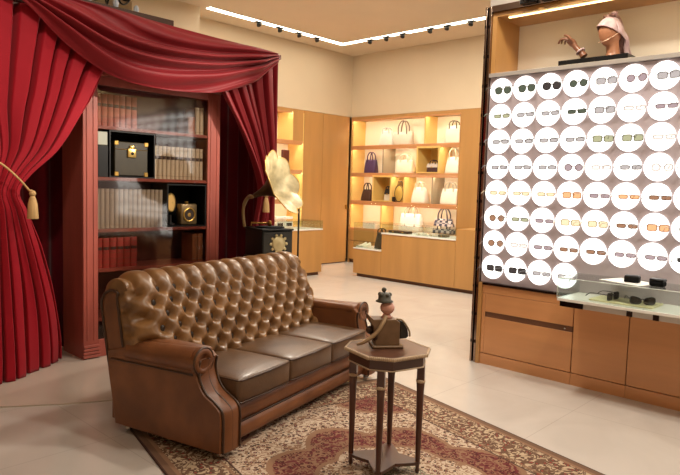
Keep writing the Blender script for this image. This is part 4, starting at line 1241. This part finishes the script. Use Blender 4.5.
# bronze frame
ef = thing('metal_frame', 'bronze mirrored metal frame around the lit eyewear wall', 'frame', (DX, 0, 0))
MB().bx(-0.03, 0.44, 3.033, 3.052, 0, 3.26, 0.003).build('jamb', M['bronze'], ef)
MB().bx(-0.012, 0.44, 3.014, 3.0325, 0, 3.26, 0.002).build('inner_jamb', M['bronze_d'], ef)
MB().bx(-0.03, 0.44, 2.989, 3.0135, 0, 3.26, 0.003).build('jamb', M['bronze'], ef)
MB().bx(-0.03, 0.44, -1.2, 2.988, 3.206, 3.262, 0.003).build('head_rail', M['bronze'], ef)
MB().bx(-0.03, 0.019, -1.2, 2.9865, 2.630, 2.665, 0.003).build('ledge_trim', mat('satin_silver', (200, 194, 188), 0.18, metal=0.35), ef)
for k in range(12):
    for yy in (3.042, 3.001):
        MB().box((-0.032, yy, 0.2 + 0.262 * k), (0.01, 0.014, 0.03), 0.003).build('bracket', M['bronze_d'], ef)
# niche above the panel
nt_ = thing('display_niche', 'warm lit oak niche above the eyewear wall', 'niche', (DX, 0, 0))
MB().bx(0.0, 0.44, 2.945, 2.987, 2.667, 3.204).build('side_panel', M['oak'], nt_)
MB().bx(0.0, 0.44, -1.2, 2.944, 3.165, 3.204).build('top_panel', M['oak'], nt_)
MB().bx(0.42, 0.44, -1.2, 2.944, 2.630, 3.164).build('back_panel', M['back'], nt_)
MB().bx(0.021, 0.42, -1.2, 2.944, 2.630, 2.666).build('floor_panel', M['lilac'], nt_)
MB().bx(0.05, 0.075, -1.2, 2.86, 3.156, 3.164).build('light_strip', M['led'], nt_)
# track lights hanging on the head rail
for k, yy in enumerate((2.62, 2.43)):
    t = thing('track_light', '%s black track spotlight above the eyewear niche' % ('left' if k == 0 else 'right'), 'spotlight', (DX - 0.057, yy, 3.212))
    MB().box((0, 0, 0.02), (0.05, 0.14, 0.035), 0.005).build('body', M['black'], t)
    MB().lathe([(0.03, 0.0), (0.03, 0.07)], 14, T=Matrix.Translation((-0.03, 0, 0.035)) @ Matrix.Rotation(-PI / 2, 4, 'Y')).build('lamp_head', M['black'], t)
# base cabinets
def cab(y0, y1, label, drawers):
    o = thing('base_cabinet', label, 'cabinet', (5.10, 0, 0))
    MB().bx(0.022, 0.46, y0 + 0.001, y1 - 0.001, 0.10, 0.745).build('carcass', M['oakd'], o)
    MB().bx(0.0, 0.46, y0 + 0.001, y1 - 0.001, 0.0, 0.0985).build('plinth', M['oakh'], o)
    if drawers:
        MB().bx(0, 0.022, y0 + 0.004, y1 - 0.035, 0.495, 0.665, 0.002).build('drawer', M['oakh'], o)
        MB().bx(0, 0.022, y0 + 0.004, y1 - 0.035, 0.105, 0.445, 0.002).build('drawer', M['oakh'], o)
        MB().bx(0.008, 0.022, y0 + 0.004, y1 - 0.035, 0.446, 0.494).build('finger_rail', M['oakd'], o)
        MB().bx(0, 0.022, y1 - 0.033, y1 - 0.002, 0.105, 0.665, 0.002).build('stile', M['oakh'], o)
        MB().lathe([(0.008, 0), (0.008, 0.006)], 12, T=Matrix.Translation((0.004, y0 + 0.07, 0.47)) @ Matrix.Rotation(-PI / 2, 4, 'Y')).build('lock', M['steel'], o)
        MB().bx(-0.0, 0.022, y0 + 0.002, y1 - 0.002, 0.668, 0.742, 0.002).build('top_rail', M['oakh'], o)
    else:
        MB().bx(0, 0.022, y0 + 0.003, y1 - 0.003, 0.105, 0.742, 0.002).build('door', M['oakh'], o)
    return o
cab(2.085, 2.95, 'wide oak base cabinet with two drawers under the left of the eyewear wall', True)
cab(1.64, 2.084, 'narrow oak cabinet door next to the two-drawer cabinet', False)
cab(1.195, 1.639, 'narrow oak cabinet door at the right edge under the glass case', False)
cab(0.75, 1.194, 'narrow oak cabinet door beyond the right edge of view', False)
tag(MB().bx(5.085, 5.10 + 0.46, 2.951, 2.986, 0.0, 0.76).build('end_panel', M['oak']), 'slim oak end panel at the left end of the base cabinets', 'panel')
tag(MB().bx(5.085, 5.56, 0.75, 2.95, 0.7455, 0.764, 0.002).build('worktop', M['bronze_d']), 'dark strip worktop between oak base cabinets and lit discs', 'worktop')
# projecting glass case
gcs = thing('glass_showcase', 'projecting glass showcase with sunglasses inside fixed above the oak cabinets', 'showcase', (0, 0, 0))
MB().bx(4.70, 5.119, 0.75, 2.062, 0.768, 0.79, 0.002).build('base_board', M['whitel'], gcs)
MB().bx(4.72, 5.08, 0.77, 2.04, 0.725, 0.767, 0.002).build('under_frame', mat('satin_white_metal', (196, 190, 184), 0.3, metal=0.3), gcs)
for (a, b) in ((1.86, 2.041), (1.50, 1.54), (1.32, 1.36), (0.95, 0.99)):
    MB().bx(4.712, 4.7195, a, b, 0.725, 0.767).build('dark_segment', M['bronze_d'], gcs)  # dark segments along the front of the pale under-frame
gl = MB().bx(4.70, 4.706, 0.75, 2.055, 0.791, 0.943).bx(4.70, 5.119, 2.056, 2.062, 0.791, 0.943).bx(4.70, 5.119, 0.75, 2.062, 0.944, 0.95)
gl.build('glass_cover', M['glass'], gcs)
MB().tube([(4.70, 0.75, 0.9495), (4.70, 2.062, 0.9495), (5.118, 2.062, 0.9495)], 0.0034, 6).tube([(4.70, 2.062, 0.791), (4.70, 2.062, 0.95)], 0.0034, 6).build('glass_edge', mat('glass_edge_green', (216, 226, 220), 0.2), gcs)
tag(MB().box((0, 0, 0.006), (0.26, 0.46, 0.012), 0.002).build('display_tray', mat('pale_yellow_tray', (222, 212, 168), 0.5), None, (4.92, 1.62, 0.791)), 'pale yellow tray under the sunglasses in the glass showcase', 'tray')
glasses((4.88, 1.70, 0.834), math.radians(-8), 'square', 'black', 'dark folded sunglasses turned sideways at the left in the glass showcase', 'sunglasses in the showcase', 1.3)
glasses((4.84, 1.475, 0.834), math.radians(-60), 'cat', 'black', 'dark cat-eye sunglasses facing out in the glass showcase', 'sunglasses in the showcase', 1.3)
tag(MB().box((0, 0, 0.0015), (0.26, 0.34, 0.003)).build('white_sheet', M['white'], None, (4.92, 1.60, 0.9505), (0, 0, math.radians(-18))), 'white sheet lying on top of the glass showcase', 'sheet')
for k, (xx, yy, lb, rz) in enumerate(((4.90, 1.575, 'black glasses case on the white sheet', 0.12), (4.86, 1.385, 'rounded black glasses case at the right on the glass showcase', -0.1))):
    o = thing('glasses_case', lb, 'case', (xx, yy, 0.9545 if k == 0 else 0.9505), rz)
    MB().box((0, 0, 0.022), (0.075, 0.105, 0.044), 0.008 if k == 0 else 0.018, seg=2 if k == 0 else 3).build('case_body', M['blackm'], o)
    MB().box((0, 0, 0.045 if k == 0 else 0.046), (0.073, 0.10, 0.016 if k == 0 else 0.022), 0.007, seg=2).build('lid', M['black'], o)

# ------------------------------------------------------------------ mannequin head, hand and plinth in the niche
px_ = DX + 0.17
plinth = tag(MB().bx(-0.11, 0.11, -0.285, 0.285, 0, 0.056, 0.003).build('plinth', M['black'], None, (px_, 2.095, 2.6665)), 'low black plinth under the mannequin head and hand', 'plinth')
PT = 2.7265
hd = thing('mannequin', 'faceless tan mannequin head wearing a pale silk headscarf', 'mannequin', (px_, 1.995, PT), math.radians(238))
def egg(scale=1.0, off=(0, 0, 0)):
    # head facing -Y (local), chin down
    b = MB()
    def fn(u, v):
        th = 2 * PI * u; ph = PI * (v - 0.5)
        z = math.sin(ph); r = math.cos(ph)
        x = 0.076 * r * math.cos(th); y = 0.102 * r * math.sin(th)
        k = 1.0 - 0.22 * max(0, -z) ** 1.2
        x *= k
        y = y * (1 - 0.10 * max(0, -z)) - 0.022 * max(0, -z) ** 1.5
        return (x * scale + off[0], y * scale + off[1], 0.20 + z * 0.118 * scale + off[2])
    b.grid(32, 20, fn)
    return b
TT = Matrix.Translation((0, 0, 0.0)) @ Matrix.Translation((0, 0, 0.19)) @ Matrix.Rotation(math.radians(8), 4, 'X') @ Matrix.Translation((0, 0, -0.19))
h = egg(); 
h.v = [TT @ p for p in h.v]
h.tube(cr([(0, 0.030, -0.0), (0, 0.032, 0.03), (0, 0.025, 0.08), (0, 0.014, 0.13), (0, 0.006, 0.18)], 5), [0.064] + [0.060 - 0.010 * math.sin(PI * i / 20) for i in range(20)], 18)
ho = h.build('head', M['skin_m'], hd)
md = ho.modifiers.new('fuse', 'REMESH'); md.mode = 'VOXEL'; md.voxel_size = 0.006; md.use_smooth_shade = True
md = ho.modifiers.new('soften', 'SMOOTH'); md.iterations = 6
# scarf over the crown
def scarf(u, v):
    th = 2 * PI * u; ph = PI / 2 * v
    z = math.cos(ph); r = math.sin(ph)
    back = math.sin(th)                     # +1 at the back
    x = 0.088 * r * math.cos(th); y = 0.117 * r * back
    zz = 0.20 + 0.130 * z
    # hem : high on the forehead, low at the back
    drop = (0.02 + 0.075 * (0.5 + 0.5 * back)) * v ** 2
    w = 1 + 0.025 * math.sin(9 * th + 6 * v)
    return TT @ Vector((x * w, y * w + 0.004, zz - drop + (0.078 * v ** 3 * (0.5 - 0.5 * back))))
so = MB().grid(64, 16, scarf).build('headscarf', M['scarf'], hd); solid(so, 0.004, 1)
# knot on the crown & tails at the back
kn = MB()
for a, tx in ((0.5, -1), (-0.5, 1), (0.0, 0)):
    kn.tube(cr([(tx * 0.02, 0.02, 0.325), (tx * 0.055, 0.0, 0.342), (tx * 0.05, -0.03, 0.338), (tx * 0.01, -0.01, 0.33)], 5), [0.010 + 0.006 * math.sin(PI * i / 15) for i in range(16)], 8)
kn.tube(cr([(0.0, -0.055, 0.315), (0, -0.01, 0.345), (0.0, 0.06, 0.325), (0.0, 0.10, 0.26), (0.0, 0.115, 0.18)], 6), 0.013, 8)
kn.build('scarf_knot', M['scarf2'], hd)
def tail(u, v):
    w = 0.028 + 0.032 * v
    return (0.0 + w * (u - 0.5) * 2 + 0.012 * math.sin(7 * v), 0.108 + 0.055 * v + 0.016 * math.sin(4 * PI * u + 3 * v), 0.215 - 0.205 * v + 0.01 * math.sin(6 * u))
tl = MB().grid(28, 20, tail).build('scarf_tail', M['scarf'], hd); solid(tl, 0.004)
tl2 = MB().grid(20, 16, lambda u, v: (-0.03 + (0.02 + 0.02 * v) * (u - 0.5) * 2, 0.115 + 0.03 * v + 0.012 * math.sin(3 * PI * u), 0.20 - 0.15 * v)).build('scarf_tail', M['scarf2'], hd); solid(tl2, 0.004)
MB().tube([TT @ Vector((0.081 * math.sin(a), -0.104 * math.cos(a) * (1 if abs(a) < 1.3 else 1), 0.125 + 0.075 * (a / 1.9) ** 2)) for a in [-1.9 + 3.8 * i / 30 for i in range(31)]], 0.0028, 6).build('chain', mat('pale_chain', (226, 190, 160), 0.35, metal=0.3), hd)
# hand: forearm stump on the plinth, wrist bent, fingers curling towards the left
hn = thing('mannequin_hand', 'brown mannequin hand with curled fingers on the black plinth', 'mannequin', (px_ - 0.02, 2.235, PT + 0.026), math.radians(-90))
hb = MB()
# local: -x points to the left in the photo (+Y world)
hb.tube(cr([(0.03, 0, 0.0), (0.012, 0, 0.025), (-0.02, 0, 0.058), (-0.045, 0, 0.088)], 5), [0.024 - 0.007 * min(1, i / 10) for i in range(16)], 12)
hb.tube(cr([(-0.035, 0, 0.078), (-0.055, 0.0, 0.102), (-0.078, 0.0, 0.122)], 5), [0.018, 0.019, 0.021, 0.023, 0.024, 0.024, 0.024, 0.023, 0.022, 0.021, 0.020], 12)
kn0 = Vector((-0.074, 0, 0.120))
for k in range(4):
    yy = (k - 1.5) * 0.0165
    L = [0.030, 0.034, 0.032, 0.025][k]; cu = [0.25, 0.45, 0.75, 1.0][k]
    a = 2.85 - 0.35 * cu; p = kn0 + Vector((0, yy, 0.004 - 0.006 * abs(k - 1.5)))
    pts = [p + Vector((0.02, -yy * 0.3, -0.008)), p]
    for s in range(3):
        p = p + Vector((math.cos(a), 0, math.sin(a))) * L * (1 - 0.2 * s)
        pts.append(p); a += 0.55 + 0.55 * cu
    q = cr(pts, 4)
    hb.tube(q, [0.0082 - 0.0026 * i / (len(q) - 1) for i in range(len(q))], 10)
    hb.ball(q[-1], 0.0058, 8)
q = cr([(-0.045, -0.012, 0.095), (-0.052, -0.034, 0.118), (-0.070, -0.040, 0.140), (-0.092, -0.034, 0.148)], 5)
hb.tube(q, [0.0105 - 0.004 * i / (len(q) - 1) for i in range(len(q))], 10); hb.ball(q[-1], 0.0068, 8)
hn.scale = (1.32, 1.32, 1.28)
hh = hb.build('hand', M['skin_h'], hn)
md = hh.modifiers.new('fuse', 'REMESH'); md.mode = 'VOXEL'; md.voxel_size = 0.0026; md.use_smooth_shade = True
md = hh.modifiers.new('soften', 'SMOOTH'); md.iterations = 3
MB().tube([(0.004 + 0.027 * math.cos(t) * 0.75, 0.027 * math.sin(t), 0.036 + 0.027 * math.cos(t) * 0.6) for t in [i * 2 * PI / 24 for i in range(25)]], 0.006, 8).build('bracelet', M['scarf'], hn)

# ------------------------------------------------------------------ ceiling light line with black spotlights
ls = thing('ceiling_light', 'long glowing recessed ceiling light strip parallel to the left wall', 'ceiling light', (0, 8.46, CE))
MB().bx(5.86, 9.0, -0.07, 0.07, -0.008, -0.0005).build('diffuser', M['strip'], ls)
MB().bx(5.85, 8.859, -0.08, -0.0705, -0.012, -0.0005).bx(5.85, 9.0, 0.0705, 0.08, -0.012, -0.0005).build('trim', M['whitel'], ls)
ls2 = thing('ceiling_light', 'long glowing recessed ceiling light strip parallel to the far wall', 'ceiling light', (8.93, 0, CE))
MB().bx(-0.07, 0.07, 2.5, 8.389, -0.008, -0.0005).build('diffuser', M['strip'], ls2)
MB().bx(-0.08, -0.0705, 2.5, 8.379, -0.012, -0.0005).bx(0.0705, 0.08, 2.5, 8.389, -0.012, -0.0005).build('trim', M['whitel'], ls2)
def cspot(x, y, label, ang):
    o = thing('spotlight', label, 'spotlight', (x, y, CE - 0.0085), ang, 'spotlights in the ceiling light strips')
    MB().box((0, 0, -0.012), (0.075, 0.15, 0.016), 0.004).build('mount', M['black'], o)
    T = Matrix.Translation((0, 0, -0.05)) @ Matrix.Rotation(math.radians(25), 4, 'Y')
    MB().lathe([(0.03, 0.03), (0.036, 0.0), (0.04, -0.022), (0.032, -0.024)], 16, T=T).build('lamp_head', M['black'], o)
    MB().lathe([(0.0, -0.022), (0.031, -0.0225)], 16, T=T, cap=False).build('lamp', emat('spot_glow', (255, 240, 210), 1.2) if 'spot_glow' not in bpy.data.materials else bpy.data.materials['spot_glow'], o)
lx = [6.86, 7.33, 7.79, 8.24]
for k, xx in enumerate(lx): cspot(xx, 8.46, '%s of four black spotlights in the strip along the left wall' % nth(k, 4), PI / 2)
ly = [7.76, 7.37, 7.00, 6.41, 6.07, 5.61]
for k, yy in enumerate(ly): cspot(8.93, yy, '%s of six black spotlights in the strip along the far wall' % nth(k, 6), 0)

# ------------------------------------------------------------------ lights
def area(loc, target, size, power, col=(1, 0.84, 0.66), sy=None, spread=None):
    l = bpy.data.lights.new('lamp', 'AREA'); l.energy = power; l.color = col
    l.size = size
    if sy: l.shape = 'RECTANGLE'; l.size_y = sy
    else: l.shape = 'DISK'
    if spread: l.spread = spread
    o = bpy.data.objects.new('lamp', l); COL.objects.link(o); o.location = loc
    o.rotation_euler = (Vector(target) - Vector(loc)).to_track_quat('-Z', 'Y').to_euler()
    return o
def spot(loc, target, power, ang=60, col=(1, 0.82, 0.62), blend=0.6, r=0.06):
    l = bpy.data.lights.new('spot_lamp', 'SPOT'); l.energy = power; l.color = col
    l.spot_size = math.radians(ang); l.spot_blend = blend; l.shadow_soft_size = r
    o = bpy.data.objects.new('spot_lamp', l); COL.objects.link(o); o.location = loc
    o.rotation_euler = (Vector(target) - Vector(loc)).to_track_quat('-Z', 'Y').to_euler()
    return o
# unseen area lamps without fixtures, added at ceiling height to brighten the shop
WH = (1, 0.90, 0.76)
for (x, y, p) in ((0.6, 0.6, 26), (0.2, 3.0, 5), (3.6, 0.2, 95), (4.1, 2.4, 62), (3.0, 3.9, 14)):
    area((x, y, CE - 0.03), (x, y, 0), 0.35, p, WH)
area((7.2, 4.6, CE - 0.03), (7.2, 4.6, 0), 0.4, 150, WH)
area((6.4, 6.6, CE - 0.03), (6.6, 6.6, 0), 0.4, 120, WH)
spot((1.0, 2.4, CE - 0.05), (1.45, 5.1, 2.6), 180, 40, WH)
spot((DX - 0.22, 2.62, 3.24), (3.05, 5.4, 1.75), 370, 34, WH)
spot((DX - 0.22, 2.43, 3.24), (2.45, 5.4, 1.5), 170, 30, WH)
w = bpy.data.worlds.new('world'); scene.world = w; w.use_nodes = True
w.node_tree.nodes['Background'].inputs[0].default_value = (0.8, 0.62, 0.48, 1)
w.node_tree.nodes['Background'].inputs[1].default_value = 0.05
